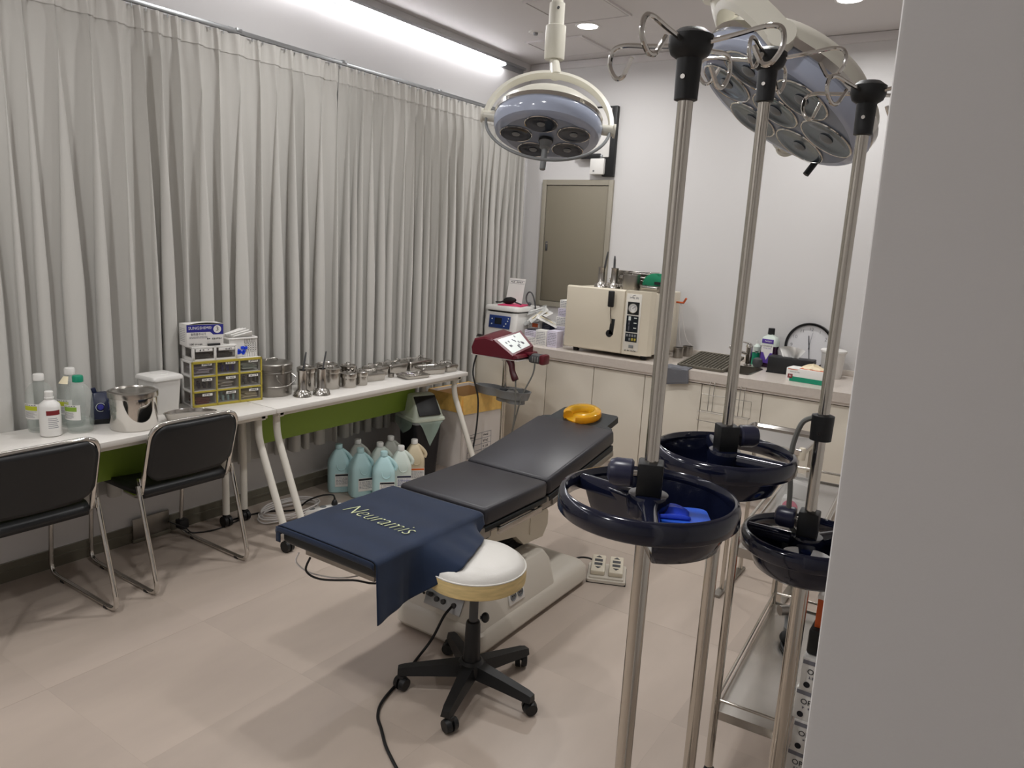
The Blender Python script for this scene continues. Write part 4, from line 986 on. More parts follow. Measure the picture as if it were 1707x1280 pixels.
# ------------------------------------------------------------------ cardboard box with yellow liner
t = thing('cardboard_box', 'white cardboard box with yellow liner folded over its rim', 'cardboard box', (-3.225, 4.275, 0), R(-4))
w_, d_, h_ = 0.33, 0.44, 0.54
b = B()
for s in (-1, 1):
    b.box((s * w_ / 2, 0, h_ / 2), (0.006, d_, h_)); b.box((0, s * d_ / 2, h_ / 2), (w_, 0.006, h_))
b.box((0, 0, 0.004), (w_, d_, 0.006))
obj('carton', b, 'card', t, smooth=False)
obj('lining', B().rings([bq(w_ - 0.012, d_ - 0.012, 0.10, r_=0.02), bq(w_ - 0.011, d_ - 0.011, h_ - 0.02, r_=0.02)], cap0=True, cap1=False), 'card_inner', t)
rnd = random.Random(9)
N_ = 64; base = rrect(w_ + 0.014, d_ + 0.014, 0.012, 15)
rows = [[], [], [], []]
for i, (x_, y_) in enumerate(base):
    dz = 0.02 * math.sin(i * 0.9) + rnd.uniform(-0.01, 0.01); f = 1 + 0.012 * math.sin(i * 1.7)
    rows[0].append((x_ * 0.93, y_ * 0.95, h_ - 0.05)); rows[1].append((x_ * 0.985, y_ * 0.985, h_ + 0.006))
    rows[2].append((x_ * f * 1.01, y_ * f * 1.01, h_ - 0.03)); rows[3].append((x_ * f * 1.02, y_ * f * 1.02, h_ - 0.13 + dz))
obj('liner', B().rings(rows, cap0=False, cap1=False), 'liner_yellow', t)
obj('flap', B().grid(lambda u, v: (0.03 + 0.12 * u + 0.02 * v, d_ / 2 + 0.004 + 0.10 * v, h_ - 0.01 - 0.05 * v - 0.02 * u), 6, 6), 'liner_yellow', t, solid=0.003)
Tc = frame((w_ / 2 + 0.0035, -0.02, 0.16), (0, 1, 0), (1, 0, 0))
b = B(); tw_, th_ = 0.26, 0.17
for k in range(5): b.box(Tc @ Vector((0, -th_ / 2 + th_ * k / 4, 0)), (tw_, 0.003, 0.001), rot=Tc.to_3x3())
for xx in (-0.5, -0.22, 0.1, 0.5): b.box(Tc @ Vector((xx * tw_, 0, 0)), (0.003, th_, 0.001), rot=Tc.to_3x3())
obj('printed_table', b, 'ink_grey', t, smooth=False)
for r_ in range(4):
    for k in range(2): scrawl('table_print', frame(Tc @ Vector((-0.09 + 0.16 * k, 0.064 - 0.043 * r_, 0.0005)), (0, 1, 0), (1, 0, 0)), 0.06, 0.018, 'ink', t, 60 + r_ * 2 + k, 4)
obj('box_fold', B().box((w_ / 2 + 0.002, -d_ / 2 + 0.003, h_ / 2 - 0.06), (0.004, 0.006, h_ - 0.13)), 'card', t)

# ------------------------------------------------------------------ power strip and white cables under the desks
t = thing('power_strip', 'white power strip with black plug under the desks', 'power strip', (-3.17, 2.86, 0), R(70))
obj('strip_body', B().box((0, 0, 0.02), (0.24, 0.055, 0.036), bev=0.006), 'white_plastic', t)
for k in range(3): obj('socket', B().lathe([(0.019, 0.039), (0.018, 0.036), (0, 0.036)], c=(-0.07 + 0.07 * k, 0, 0.0015), n=18), 'grey_plastic', t)
obj('plug', B().lathe([(0, 0.036), (0.017, 0.036), (0.019, 0.05), (0.013, 0.066), (0.007, 0.072), (0.006, 0.082)], c=(0.07, 0, 0), n=16), 'black', t)
obj('plug_cord', B().tube(smooth([(0.07, 0, 0.08), (0.06, 0.01, 0.10), (0.0, 0.03, 0.098), (-0.07, 0.06, 0.07), (-0.14, 0.10, 0.01), (-0.3, 0.16, 0.006), (-0.5, 0.12, 0.006)], 6), 0.005, 8), 'cable_black', t)
b = B(); rnd = random.Random(21)
cab = thing('cable_bundle', 'loose loops of white cable on floor under the desks', 'cables', (-3.30, 2.72, 0))
for k in range(5):
    pts = [(0.10 * math.cos(a) * (1 + 0.2 * k / 5) + rnd.uniform(-0.01, 0.01), 0.19 * math.sin(a) + rnd.uniform(-0.02, 0.02), 0.006 + 0.009 * k + 0.01 * abs(math.sin(2 * a + k))) for a in [2 * PI * i / 9 for i in range(9)]]
    obj('cable_loop', B().tube(smooth(pts, 5, True), 0.0045, 7, closed=True), 'cable_white', cab)
obj('floor_cable', B().tube(smooth([(-3.43, 2.05, 0.12), (-3.44, 2.15, 0.05), (-3.45, 2.2, 0.006), (-3.40, 2.3, 0.006), (-3.42, 2.45, 0.006), (-3.44, 2.52, 0.006)], 6), 0.004, 8).box((-3.50, 2.17, 0.055), (0.05, 0.05, 0.05), bev=0.005), 'cable_black', label='black adapter and cable at the wall under the desk', cat='cable')
for yy, lab in ((1.12, 'grey cover plate low on wall behind the first chair'), (2.03, 'grey cover plate low on wall behind the second chair')):
    t = thing('wall_plate', lab, 'wall plate', (XL + 0.02, yy, 0.0), group='low wall plates')
    obj('plate', B().box((0.004, 0, 0.075), (0.01, 0.20, 0.11), bev=0.004), 'steel_dull', t)
    obj('plate_rim', B().box((0.007, 0, 0.012), (0.016, 0.21, 0.02), bev=0.004), 'baseboard', t)

# ================================================================== laser cart in front of the counter
CX, CY = -2.89, 4.28
t = thing('laser_cart', 'burgundy skin device on a pole stand with grey tray', 'medical device', (CX, CY, 0))
obj('pole', B().cyl((0, 0, 0.05), (0, 0, 0.83), 0.0175, n=18), 'pole_steel', t)
obj('pole_base', B().lathe([(0, 0.0), (0.03, 0.0), (0.03, 0.05), (0.022, 0.07), (0, 0.07)], n=16), 'grey_dark', t)
for k in range(5):
    a = 2 * PI * k / 5 + 0.3; d = Vector((math.cos(a), math.sin(a), 0))
    lg = obj('base_leg', B().tube([d * 0.02 + Vector((0, 0, 0.06)), d * 0.22 + Vector((0, 0, 0.05))], [0.018, 0.012], 8), 'grey_dark', t)
    obj('caster', B().tube([d * 0.22 + Vector((-0.012, 0, 0.022)), d * 0.22 + Vector((0.012, 0, 0.022))], 0.022, 14).cyl(d * 0.22 + Vector((0, 0, 0.03)), d * 0.22 + Vector((0, 0, 0.05)), 0.008, n=8), 'black', lg)
obj('mount', B().lathe([(0.0, 0.80), (0.028, 0.80), (0.028, 0.835), (0, 0.835)], n=16), 'white_plastic', t)
# device body: wedge with slanted screen face, profile in x (left-right), slanted towards viewer (-y)
prof = [(-0.205, 0.0), (0.16, 0.0), (0.20, 0.02), (0.19, 0.04), (0.12, 0.05), (-0.02, 0.15), (-0.10, 0.165), (-0.19, 0.135), (-0.215, 0.06)]
rows = [[(p[0] * kx, yy, 0.838 + p[1] * kz) for p in prof] for yy, kx, kz in ((-0.135, 0.94, 0.72), (-0.125, 0.98, 0.80), (0.10, 1.0, 1.0), (0.12, 0.96, 0.96))]
dv = obj('device_body', B().rings(rows), 'burgundy', t, ang=25)
obj('device_plate', B().box((-0.01, 0, 0.834), (0.40, 0.26, 0.008), bev=0.003), 'white_plastic', t)
# screen on the slanted upper right face (normal points right, toward viewer and up)
P0, P1, P2, P3 = [Vector(p) for p in ((-0.02, -0.138, 0.955), (0.145, -0.138, 0.862), (0.19, 0.05, 0.92), (0.06, 0.08, 1.012))]
nn = (P1 - P0).cross(P3 - P0).normalized()
off = nn * 0.012
sb = obj('screen_bezel', B().rings([[Vector((p.x, p.y, 0.842)) for p in (P0, P1, P2, P3)], [p + off * 0.5 for p in (P0, P1, P2, P3)]]), 'burgundy', t, smooth=False)
cc = (P0 + P1 + P2 + P3) / 4
obj('screen', B().rings([[cc + (p - cc) * 0.82 + off * e for p in (P0, P1, P2, P3)] for e in (0.3, 0.62)]), 'screen_white', sb, smooth=False)
b = B(); rnd = random.Random(3)
ex, ey = (P1 - P0).normalized(), (P3 - P0).normalized()
for i in range(16):
    c = cc + ex * rnd.uniform(-0.055, 0.055) + ey * rnd.uniform(-0.06, 0.06) + off * 0.68
    b.rings([[c + ex * sx * 0.009 + ey * sy * 0.004 + off * e for sx, sy in ((-1, -1), (1, -1), (1, 1), (-1, 1))] for e in (0, 0.04)])
obj('screen_icons', b, 'ink_grey', sb, smooth=False, kind='stuff')
obj('hand_piece', B().tube(smooth([(0.10, -0.10, 0.835), (0.125, -0.11, 0.80), (0.145, -0.12, 0.75), (0.175, -0.125, 0.70)], 4), [0.030, 0.028, 0.026, 0.024, 0.023, 0.022, 0.021, 0.021, 0.021, 0.022, 0.024, 0.024, 0.022], 12), 'burgundy_dark', t)
hh = obj('holster', B().box((0.25, 0.02, 0.845), (0.11, 0.08, 0.065), bev=0.02), 'grey_dark', t)
obj('holster_cap', B().box((0.305, 0.02, 0.845), (0.045, 0.085, 0.072), bev=0.016), 'burgundy', t)
for k in range(3): obj('holster_slot', B().box((0.235 + 0.02 * k, -0.021, 0.845), (0.01, 0.003, 0.035), bev=0.002), 'alu', hh)
obj('holster_arm', B().box((0.19, 0.0, 0.875), (0.06, 0.05, 0.02), bev=0.006), 'burgundy', t)
obj('hose', B().tube(smooth([(0.175, -0.125, 0.70), (0.178, -0.12, 0.6), (0.165, -0.1, 0.42), (0.09, -0.04, 0.18), (0.02, 0.0, 0.1)], 8), 0.0055, 8), 'cable_grey', t)
obj('hose', B().tube(smooth([(0.25, -0.01, 0.83), (0.245, -0.02, 0.74), (0.20, -0.06, 0.60), (0.15, -0.06, 0.42), (0.08, -0.02, 0.2), (0.03, 0.01, 0.12)], 8), 0.0055, 8), 'cable_grey', t)
# double dish tray on the pole
out = []
for i in range(48):
    a = 2 * PI * i / 48; c_, s_ = math.cos(a), math.sin(a)
    rx = 0.235; w_ = 0.085 + 0.02 * c_ - 0.03 * math.exp(-((c_ + 0.15) / 0.22) ** 2)
    out.append((rx * c_ + 0.0, w_ * s_ - 0.02))
def trow(k, z_): return [(x_ * (1 - (1 - k) * 0.5), (y_ + 0.02) * k - 0.02, z_) for x_, y_ in out]
tr = obj('tray', B().rings([trow(0.7, 0.545), trow(0.82, 0.548), trow(0.97, 0.60), trow(1.0, 0.603), trow(1.0, 0.607), trow(0.93, 0.606), trow(0.78, 0.56), trow(0.5, 0.556)]), 'grey_plastic', t)
obj('tray_foot', B().rings([[(x_ * 0.5 + 0.07, (y_ + 0.02) * 0.6 - 0.02, z_) for x_, y_ in out] for z_ in (0.515, 0.55)]), 'grey_plastic', t)
obj('tray_clamp', B().lathe([(0.019, 0.55), (0.035, 0.552), (0.033, 0.60), (0.019, 0.61)], n=16), 'grey_dark', t)
obj('cable', B().tube(smooth([(-0.20, 0.05, 0.88), (-0.235, 0.0, 0.85), (-0.215, -0.09, 0.70), (-0.13, -0.13, 0.52), (-0.085, -0.20, 0.30), (-0.06, -0.30, 0.08), (-0.02, -0.42, 0.008), (0.10, -0.7, 0.008)], 8), 0.006, 8), 'cable_black', t)
t = thing('cuvette', 'small glass dish with lid lying in the cart tray', 'dish', (CX + 0.09, CY - 0.03, 0.5565))
obj('dish_base', B().lathe([(0, 0), (0.045, 0.0), (0.05, 0.02), (0.047, 0.03), (0, 0.028)], n=20), 'steel', t)
obj('dish_lid', B().box((0.02, 0, 0.062), (0.13, 0.02, 0.006), bev=0.002, rot=(0, R(-9), 0)).lathe([(0, 0.055), (0.03, 0.05), (0.05, 0.03)], n=20), 'alu', t)

# ================================================================== things on the counter
# centrifuge
t = thing('centrifuge', 'white bench centrifuge with dark blue display panel', 'centrifuge', (-3.33, 4.99, ZC))
obj('casing', B().rings([[(x_ * k, y_ * k + oy, z_) for x_, y_ in rrect(0.31, 0.36, 0.03)] for k, oy, z_ in ((0.95, 0, 0.0), (0.98, 0, 0.01), (1.0, 0, 0.10), (0.97, 0.012, 0.215), (0.95, 0.014, 0.22))]), 'white_plastic', t)
obj('lid_seal', B().rings([[(x_ * k, y_ * k + 0.01, z_) for x_, y_ in rrect(0.30, 0.345, 0.05)] for k, z_ in ((0.98, 0.218), (0.98, 0.232))]), 'black', t)
obj('lid', B().rings([[(x_ * k, y_ * k + 0.01, z_) for x_, y_ in rrect(0.33, 0.36, 0.05)] for k, z_ in ((0.97, 0.231), (1.0, 0.236), (1.0, 0.256), (0.97, 0.266), (0.6, 0.27))]), 'white_plastic', t)
Tq = frame((0.005, -0.181, 0.145), (1, 0, 0), (0, -1, 0.1))
pn = obj('control_panel', B().box(Tq @ Vector((0, 0, 0.0)), (0.20, 0.10, 0.008), bev=0.003, rot=Tq.to_3x3()), 'screen_blue', t)
obj('display', B().box(Tq @ Vector((-0.01, 0.006, 0.005)), (0.065, 0.05, 0.003), rot=Tq.to_3x3()), 'screen_dark', pn, smooth=False)
for i, (xx, yy) in enumerate(((0.05, -0.03), (0.065, -0.01), (0.08, 0.012), (0.085, 0.032), (-0.07, -0.02), (-0.07, 0.02))):
    obj('button', B().cyl(Tq @ Vector((xx, yy, 0.003)), Tq @ Vector((xx, yy, 0.007)), 0.005, n=10), 'screen_white', pn)
ztop = ZC + 0.27
obj('folder', B().box((0, 0, 0.003), (0.20, 0.22, 0.006), bev=0.001), 'pink', label='bright pink folder lying on the centrifuge lid', cat='folder', loc=(-3.31, 4.985, ztop), rot=(0, 0, R(12)))
t = thing('blood_pressure_bulb', 'black rubber hand pump on top of the centrifuge', 'hand pump', (-3.36, 4.975, ztop + 0.0065))
obj('bulb', B().lathe([(0, -0.055), (0.018, -0.05), (0.028, -0.025), (0.028, 0.015), (0.016, 0.05), (0.008, 0.06)], c=(0.01, 0, 0.028), rot=Matrix.Rotation(R(82), 3, 'Y'), n=18), 'rubber', t)
obj('tube', B().tube(smooth([(-0.045, 0, 0.02), (-0.08, 0.0, 0.008), (-0.12, -0.01, 0.006)], 5), 0.006, 8), 'rubber', t)
obj('valve', B().cyl((0.06, 0, 0.02), (0.12, 0.005, 0.006), 0.006, n=10), 'grey_dark', t)
t = thing('notice_sheet', 'white printed notice standing behind the centrifuge lid', 'notice', (-3.40, 5.13, ztop - 0.003))
Ts = frame((0, 0, 0.105), (1, 0.1, 0), (0, -1, 0.25))
obj('sheet', B().box(Ts @ Vector((0, 0, 0)), (0.15, 0.21, 0.003), rot=Ts.to_3x3()), 'paper', t, smooth=False)
obj('sheet_header', B().box(Ts @ Vector((0, 0.088, 0.0018)), (0.14, 0.003, 0.001), rot=Ts.to_3x3()).box(Ts @ Vector((0, 0.062, 0.0018)), (0.14, 0.002, 0.001), rot=Ts.to_3x3()), 'ink_grey', t, smooth=False)
scrawl('sheet_title', frame(Ts @ Vector((0, 0.075, 0.002)), Ts.to_3x3() @ Vector((1, 0, 0)), Ts.to_3x3() @ Vector((0, 0, 1))), 0.11, 0.014, 'ink', t, 53, 9)
# cable loop standing up behind
obj('stethoscope_loop', B().tube(smooth([(-3.165, 5.11, 0.855), (-3.166, 5.10, 1.00), (-3.155, 5.05, 1.14), (-3.18, 5.04, 1.22), (-3.215, 5.04, 1.23), (-3.235, 5.04, 1.19), (-3.225, 5.04, 1.15), (-3.205, 5.04, 1.14)], 6), 0.006, 8).ball((-3.20, 5.04, 1.138), (0.016, 0.012, 0.016), 10), 'grey_dark', label='dark cable looping upright beside the centrifuge', cat='cable')
# piles of small medicine boxes
rnd = random.Random(14)
def med_box(x_, y_, z_, w_, d_, h_, rz, lab, m='paper', band_=None):
    t = thing('medicine_box', lab, 'box', (x_, y_, z_), rz, group='small medicine boxes on the counter')
    obj('carton', B().box((0, 0, h_ / 2), (w_, d_, h_), bev=0.001), m, t)
    if band_: obj('colour_patch', B().box((w_ * 0.12, -d_ / 2 - 0.0004, h_ * 0.55), (w_ * 0.5, 0.001, h_ * 0.4)), band_, t, smooth=False)
    obj('carton_print', bars(B(), frame((-w_ * 0.42, -d_ / 2 - 0.0005, h_ * 0.85), (1, 0, 0), (0, -1, 0)), max(2, int(h_ / 0.014)), w_ * 0.84, 0.004, 0.0125, random.Random(int(abs(x_) * 1000))), 'ink_grey', t, kind='stuff')
    return t
# tall stack beside the autoclave
zz = ZC
for k, (w_, h_) in enumerate(((0.115, 0.075), (0.11, 0.07), (0.10, 0.075), (0.095, 0.065), (0.075, 0.065))):
    med_box(-2.89 + 0.008 * (k % 2) + 0.008 * k, 5.06, zz, w_, 0.12, h_, R(4 * (k % 3) - 4), 'white printed carton in the tall stack behind the autoclave, ' + ('at the bottom', 'second from the bottom', 'in the middle', 'just under the top one', 'topmost')[k], 'paper_lilac' if k % 2 else 'paper')
    zz += h_ + 0.0003
med_box(-2.845, 4.875, ZC, 0.09, 0.09, 0.125, R(-3), 'upright lilac carton right beside the autoclave door', 'paper_lilac')
med_box(-2.945, 4.865, ZC, 0.095, 0.08, 0.12, R(3), 'upright white carton next to the lilac upright one')
med_box(-3.05, 4.88, ZC, 0.09, 0.09, 0.055, R(8), 'low white carton behind the device holster')
med_box(-3.052, 4.885, ZC + 0.0553, 0.10, 0.09, 0.05, R(-6), 'low white carton lying on another behind the device holster', 'paper_lilac')
med_box(-3.05, 4.885, ZC + 0.1056, 0.085, 0.06, 0.012, R(15), 'flat black pack lying on the low cartons', 'black')
med_box(-3.105, 5.03, ZC + 0.0003, 0.11, 0.10, 0.09, R(2), 'white carton under the red-patched one')
med_box(-3.105, 5.025, ZC + 0.0906, 0.11, 0.10, 0.075, R(-4), 'white carton with red patch among the clear pouches', 'paper', 'orange')
med_box(-2.998, 5.03, ZC, 0.085, 0.10, 0.10, R(5), 'white carton between patched carton and tall stack', 'paper_lilac')
med_box(-2.998, 5.03, ZC + 0.1003, 0.085, 0.07, 0.06, R(-12), 'dark blue carton on a lilac one by the pouches', 'navy_device')
# clear sterile pouches
for i, (x_, y_, z_, a, tl, L) in enumerate(((-3.09, 4.965, 1.035, 20, 28, 0.19), (-3.06, 4.96, 1.07, 35, 40, 0.17), (-3.10, 4.95, 1.02, -15, 12, 0.18), (-2.985, 4.97, 1.03, 30, -24, 0.18), (-3.09, 4.985, 1.10, 10, 20, 0.16), (-3.03, 4.99, 1.09, -20, -10, 0.15))):
    t = thing('sterile_pouch', 'clear sterile pouch with white strip in the heap between centrifuge and cartons', 'pouch', (x_, y_, z_), R(a), group='clear pouches heaped on the cartons')
    t.rotation_euler = (R(25), R(-tl), R(a))
    obj('film', B().grid(lambda u, v: (L * (u - 0.5), 0.075 * (v - 0.5), 0.006 + 0.006 * math.sin(7 * u + 4 * v + i)), 10, 5), 'clear_bag', t)
    obj('paper_back', B().box((0, 0, 0), (L, 0.075, 0.0012)), 'paper' if i % 2 else 'clear_bag', t)
    obj('syringe_inside', B().cyl((-L * 0.35, 0, 0.007), (L * 0.25, 0, 0.007), 0.0055, n=10).cyl((L * 0.25, 0, 0.007), (L * 0.42, 0, 0.007), 0.002, n=6), 'glove' if i % 2 else 'white_plastic', t)

# ------------------------------------------------------------------ autoclave
t = thing('autoclave', 'cream bench autoclave with black door lever and control panel', 'autoclave', (-2.39, 4.83, ZC))
AW = 0.345
obj('casing', B().box((0.005, 0.26, 0.255), (0.665, 0.50, 0.44), bev=0.012), 'cream', t)
obj('door', B().box((-0.105, 0.0, 0.258), (0.475, 0.05, 0.452), bev=0.012, seg=3), 'cream', t)
obj('front_column', B().rings([[Vector((x_, y_, z_)) for x_, y_ in ((0.136, 0.03), (0.136, -0.022), (0.142, -0.025), (0.27, -0.025), (0.325, -0.012), (0.345, 0.02), (0.345, 0.03))] for z_ in (0.034, 0.484)]), 'cream', t, ang=25)
obj('side_rib', B().box((0.338, 0.22, 0.30), (0.012, 0.012, 0.34)).box((0.338, 0.34, 0.30), (0.012, 0.012, 0.34)), 'cream', t)
fp = obj('face_panel', B().box((0.205, -0.0265, 0.262), (0.115, 0.004, 0.40), bev=0.001), 'white_metal', t)
gb = obj('gauge_plate', B().box((0.205, -0.029, 0.362), (0.088, 0.003, 0.088)), 'black', t, smooth=False)
rx = Matrix.Rotation(R(90), 3, 'X')
obj('gauge_rim', B().lathe([(0.034, 0), (0.034, 0.008), (0.030, 0.008), (0.029, 0.004)], c=(0.205, -0.030, 0.362), rot=rx, n=28, cap=False), 'chrome', gb)
obj('gauge_dial', B().lathe([(0, 0.005), (0.030, 0.005), (0.030, 0.001), (0, 0.001)], c=(0.205, -0.030, 0.362), rot=rx, n=28), 'paper', gb)
obj('gauge_needle', B().box((0.212, -0.0358, 0.369), (0.028, 0.001, 0.003), rot=(0, R(-42), 0)), 'ink', gb, smooth=False)
obj('gauge_scale', B().tube([(0.205 + 0.021 * math.cos(a), -0.0356, 0.362 + 0.021 * math.sin(a)) for a in [R(-50) + R(280) * i / 20 for i in range(21)]], 0.0014, 5), 'ink_grey', gb)
dp = obj('display_panel', B().box((0.205, -0.029, 0.252), (0.090, 0.003, 0.115)), 'screen_dark', t, smooth=False)
obj('display_level', B().box((0.184, -0.0308, 0.29), (0.018, 0.001, 0.028)), 'screen_white', dp, smooth=False)
b = B()
for k in range(8): b.box((0.182, -0.0308, 0.27 - k * 0.009), (0.010, 0.001, 0.004))
obj('display_scale', b, 'ink_grey', dp, kind='stuff', smooth=False)
b = B()
for k in range(3): b.box((0.228, -0.0308, 0.295 - k * 0.035), (0.022, 0.001, 0.006))
obj('display_digits', b, 'screen_white', dp, kind='stuff', smooth=False)
kp = obj('keypad', B().box((0.205, -0.029, 0.156), (0.090, 0.003, 0.062)), 'screen_dark', t, smooth=False)
for r_ in range(2):
    for k in range(4):
        if r_ == 1 and k == 0: continue
        obj('key', B().box((0.174 + 0.0205 * k, -0.031, 0.170 - r_ * 0.027), (0.014, 0.002, 0.018), bev=0.0008), 'yellow_trim' if (r_ == 1 and k > 1) else 'grey_plastic', kp)
obj('power_switch', B().box((0.21, -0.031, 0.093), (0.036, 0.006, 0.022), bev=0.002), 'grey_plastic', t)
scrawl('logo_print', frame((0.205, -0.0292, 0.435), (1, 0, 0), (0, -1, 0)), 0.07, 0.012, 'ink_grey', t, 51, 9)
obj('logo_swoosh', B().tube([(0.19, -0.0292, 0.446), (0.20, -0.0292, 0.452), (0.215, -0.0292, 0.455)], 0.0015, 5), 'ink_grey', t)
scrawl('model_print', frame((0.205, -0.0292, 0.062), (1, 0, 0), (0, -1, 0)), 0.085, 0.010, 'ink', t, 52, 9)
obj('handle_slot', B().box((0.048, -0.0255, 0.215), (0.034, 0.004, 0.115), bev=0.001, rot=(0, R(4), 0)).lathe([(0, 0.003), (0.026, 0.003), (0.027, 0)], c=(0.030, -0.0245, 0.165), rot=rx, n=20), 'black', t)
obj('lever_arm', B().tube([(0.042, -0.03, 0.24), (0.046, -0.055, 0.30), (0.044, -0.06, 0.36)], 0.005, 8), 'steel', t)
obj('lever_grip', B().box((0.044, -0.062, 0.415), (0.044, 0.024, 0.115), bev=0.008, seg=3), 'black', t)
for xx in (-0.27, 0.28):
    for yy in (0.05, 0.45): obj('foot', B().lathe([(0, 0), (0.022, 0), (0.026, 0.034), (0, 0.034)], c=(xx, yy, 0), n=14), 'black', t)
obj('belly_pan', B().box((0.0, 0.26, 0.03), (0.56, 0.44, 0.02)), 'cream', t, smooth=False)
obj('drain_valve', B().cyl((0.335, 0.43, 0.40), (0.395, 0.43, 0.40), 0.007, n=10).box((0.40, 0.43, 0.415), (0.012, 0.012, 0.05), rot=(R(20), R(35), 0)), 'orange', t)
obj('drain_hose', B().tube(smooth([(0.37, 0.43, 0.395), (0.375, 0.43, 0.28), (0.385, 0.43, 0.15), (0.40, 0.43, 0.09)], 6), 0.003, 6), 'cable_white', t)
obj('drain_hose', B().tube(smooth([(0.375, 0.43, 0.395), (0.40, 0.44, 0.25), (0.43, 0.46, 0.13), (0.46, 0.50, 0.085)], 6), 0.003, 6), 'cable_white', t)
ZA = ZC + 0.476
forceps_jar((-2.545, 4.98, ZA), 'steel forceps jar on autoclave, standing clear of the other', 0, 'forceps jars on the autoclave')
forceps_jar((-2.44, 4.985, ZA), 'steel forceps jar on autoclave, beside the open canister', 0, 'forceps jars on the autoclave')
forceps((-2.54, 4.985, ZA + 0.046), R(-10), R(9), 'long forceps in the outer jar on the autoclave', 0.22)
forceps((-2.443, 4.985, ZA + 0.046), R(160), R(3), 'slim forceps in the jar beside the open canister', 0.19)
t = thing('steel_canister', 'matte steel canister without knob on the autoclave', 'canister', (-2.30, 4.975, ZA))
obj('body', B().lathe([(0, 0), (0.062, 0), (0.064, 0.004), (0.064, 0.112), (0.061, 0.112), (0.060, 0.09), (0, 0.09)], n=32), 'steel_dull', t)
obj('rim', B().lathe([(0.061, 0.108), (0.066, 0.108), (0.066, 0.114), (0.061, 0.114)], n=32, cap=False), 'steel', t)
zz = ZA
for k, h_ in enumerate((0.034, 0.034, 0.032, 0.032)):
    t = thing('instrument_case', 'flat steel case on autoclave, ' + ('lowest of the stack', 'second lowest of the stack', 'second from top of the stack', 'topmost of the stack')[k], 'case', (-2.37 + 0.006 * k, 5.17, zz), R(3 * (-1) ** k), group='stacked steel cases on the autoclave')
    obj('case_body', B().box((0, 0, h_ * 0.36), (0.36 - 0.02 * k, 0.15, h_ * 0.70), bev=0.004), 'steel', t)
    obj('case_lid', B().box((0, 0, h_ * 0.85), (0.366 - 0.02 * k, 0.155, h_ * 0.27), bev=0.003), 'chrome', t)
    zz += h_ + 0.0004
t = thing('steel_tray', 'low steel tray under the green wrapped bundle on autoclave', 'tray', (-2.125, 5.03, ZA))
obj('tray_body', B().rings([[(x_ * k, y_ * k, z_) for x_, y_ in rrect(0.17, 0.22, 0.02)] for k, z_ in ((0.92, 0), (0.96, 0.004), (1.0, 0.038), (1.02, 0.04), (1.02, 0.044), (0.95, 0.044))]), 'steel_dull', t)
obj('tray_grip', B().box((0, -0.117, 0.03), (0.12, 0.016, 0.02), bev=0.005), 'steel', t)
t = thing('wrapped_bundle', 'green surgical cloth bundle on the steel tray', 'bundle', (-2.13, 5.05, ZA + 0.044))
def gb_(u, v):
    a = 2 * PI * u; c_, s_ = math.cos(a), math.sin(a); k = math.sin(PI * min(v, 0.999) * 0.5 + 0.0)
    rx_, ry_ = 0.098 * (abs(c_) ** 0.6) * (1 if c_ > 0 else -1), 0.085 * (abs(s_) ** 0.6) * (1 if s_ > 0 else -1)
    r_ = math.cos(v * PI / 2) ** 0.45 if v < 1 else 0
    return (rx_ * r_, ry_ * r_, 0.075 * math.sin(v * PI / 2) * (1 + 0.15 * math.sin(3 * a + 1)) + 0.004 * math.sin(9 * a + 6 * v) * (1 - v))
obj('bundle_cloth', B().grid(gb_, 40, 12), 'green_cloth', t)
obj('bundle_tape', B().box((0.04, -0.088, 0.02), (0.05, 0.003, 0.02)), 'black', t, smooth=False)
for (x_, y_, lab) in ((-1.975, 5.19, 'small steel cup under the drain hose, nearer the mat'), (-1.955, 5.33, 'small steel cup against the backsplash')):
    t = thing('drain_cup', lab, 'cup', (x_, y_, ZC), group='small steel drain cups')
    obj('cup_body', B().lathe([(0, 0), (0.034, 0), (0.036, 0.003), (0.037, 0.075), (0.035, 0.075), (0.033, 0.006), (0, 0.006)], n=24), 'steel_dull', t)
    obj('cup_rim', B().lathe([(0.035, 0.073), (0.0395, 0.073), (0.0395, 0.077), (0.035, 0.077)], n=24, cap=False), 'steel', t)

# ------------------------------------------------------------------ drying mat, cloth, sink surroundings
t = thing('drying_rack', 'dark brown ridged drying rack lying over the sink', 'drying rack', (-1.665, 5.02, ZC), R(-1)); t.rotation_euler = (R(6.5), 0, R(-1)); t.location.z = ZC + 0.0225
obj('rack_frame', B().box((-0.155, 0, 0.012), (0.015, 0.42, 0.02), bev=0.004).box((0.155, 0, 0.012), (0.015, 0.42, 0.02), bev=0.004).box((0, -0.205, 0.012), (0.30, 0.015, 0.02), bev=0.004).box((0, 0.205, 0.012), (0.30, 0.015, 0.02), bev=0.004), 'mat_brown', t)
for k in range(11): obj('slat', B().box((-0.13 + 0.026 * k, 0, 0.014), (0.007, 0.40, 0.014), bev=0.002), 'mat_brown', t)
for k in range(14): obj('cross_slat', B().box((0, -0.18 + 0.0277 * k, 0.011), (0.30, 0.008, 0.008), bev=0.002), 'mat_brown', t)
t = thing('cleaning_cloth', 'dark grey cloth hanging over the worktop edge', 'cloth', (-1.795, 4.72, ZC))
def clf(u, v):
    x_ = -0.085 + 0.17 * u + 0.02 * (v - 0.5); s_ = v * 0.22
    if s_ < 0.10: y_, z_ = 0.10 - s_, 0.004 + 0.002 * math.sin(20 * u)
    else: y_, z_ = -0.007 - 0.003 * math.sin(9 * u), 0.004 - (s_ - 0.10) * (1 - 0.25 * u)
    return (x_, y_, z_)
obj('cloth_fold', B().grid(clf, 12, 20), 'grey_cloth', t, solid=0.006)
obj('cloth_hem', B().tube([clf(i / 10, 1.0) for i in range(11)], 0.004, 6), 'grey_cloth', t)
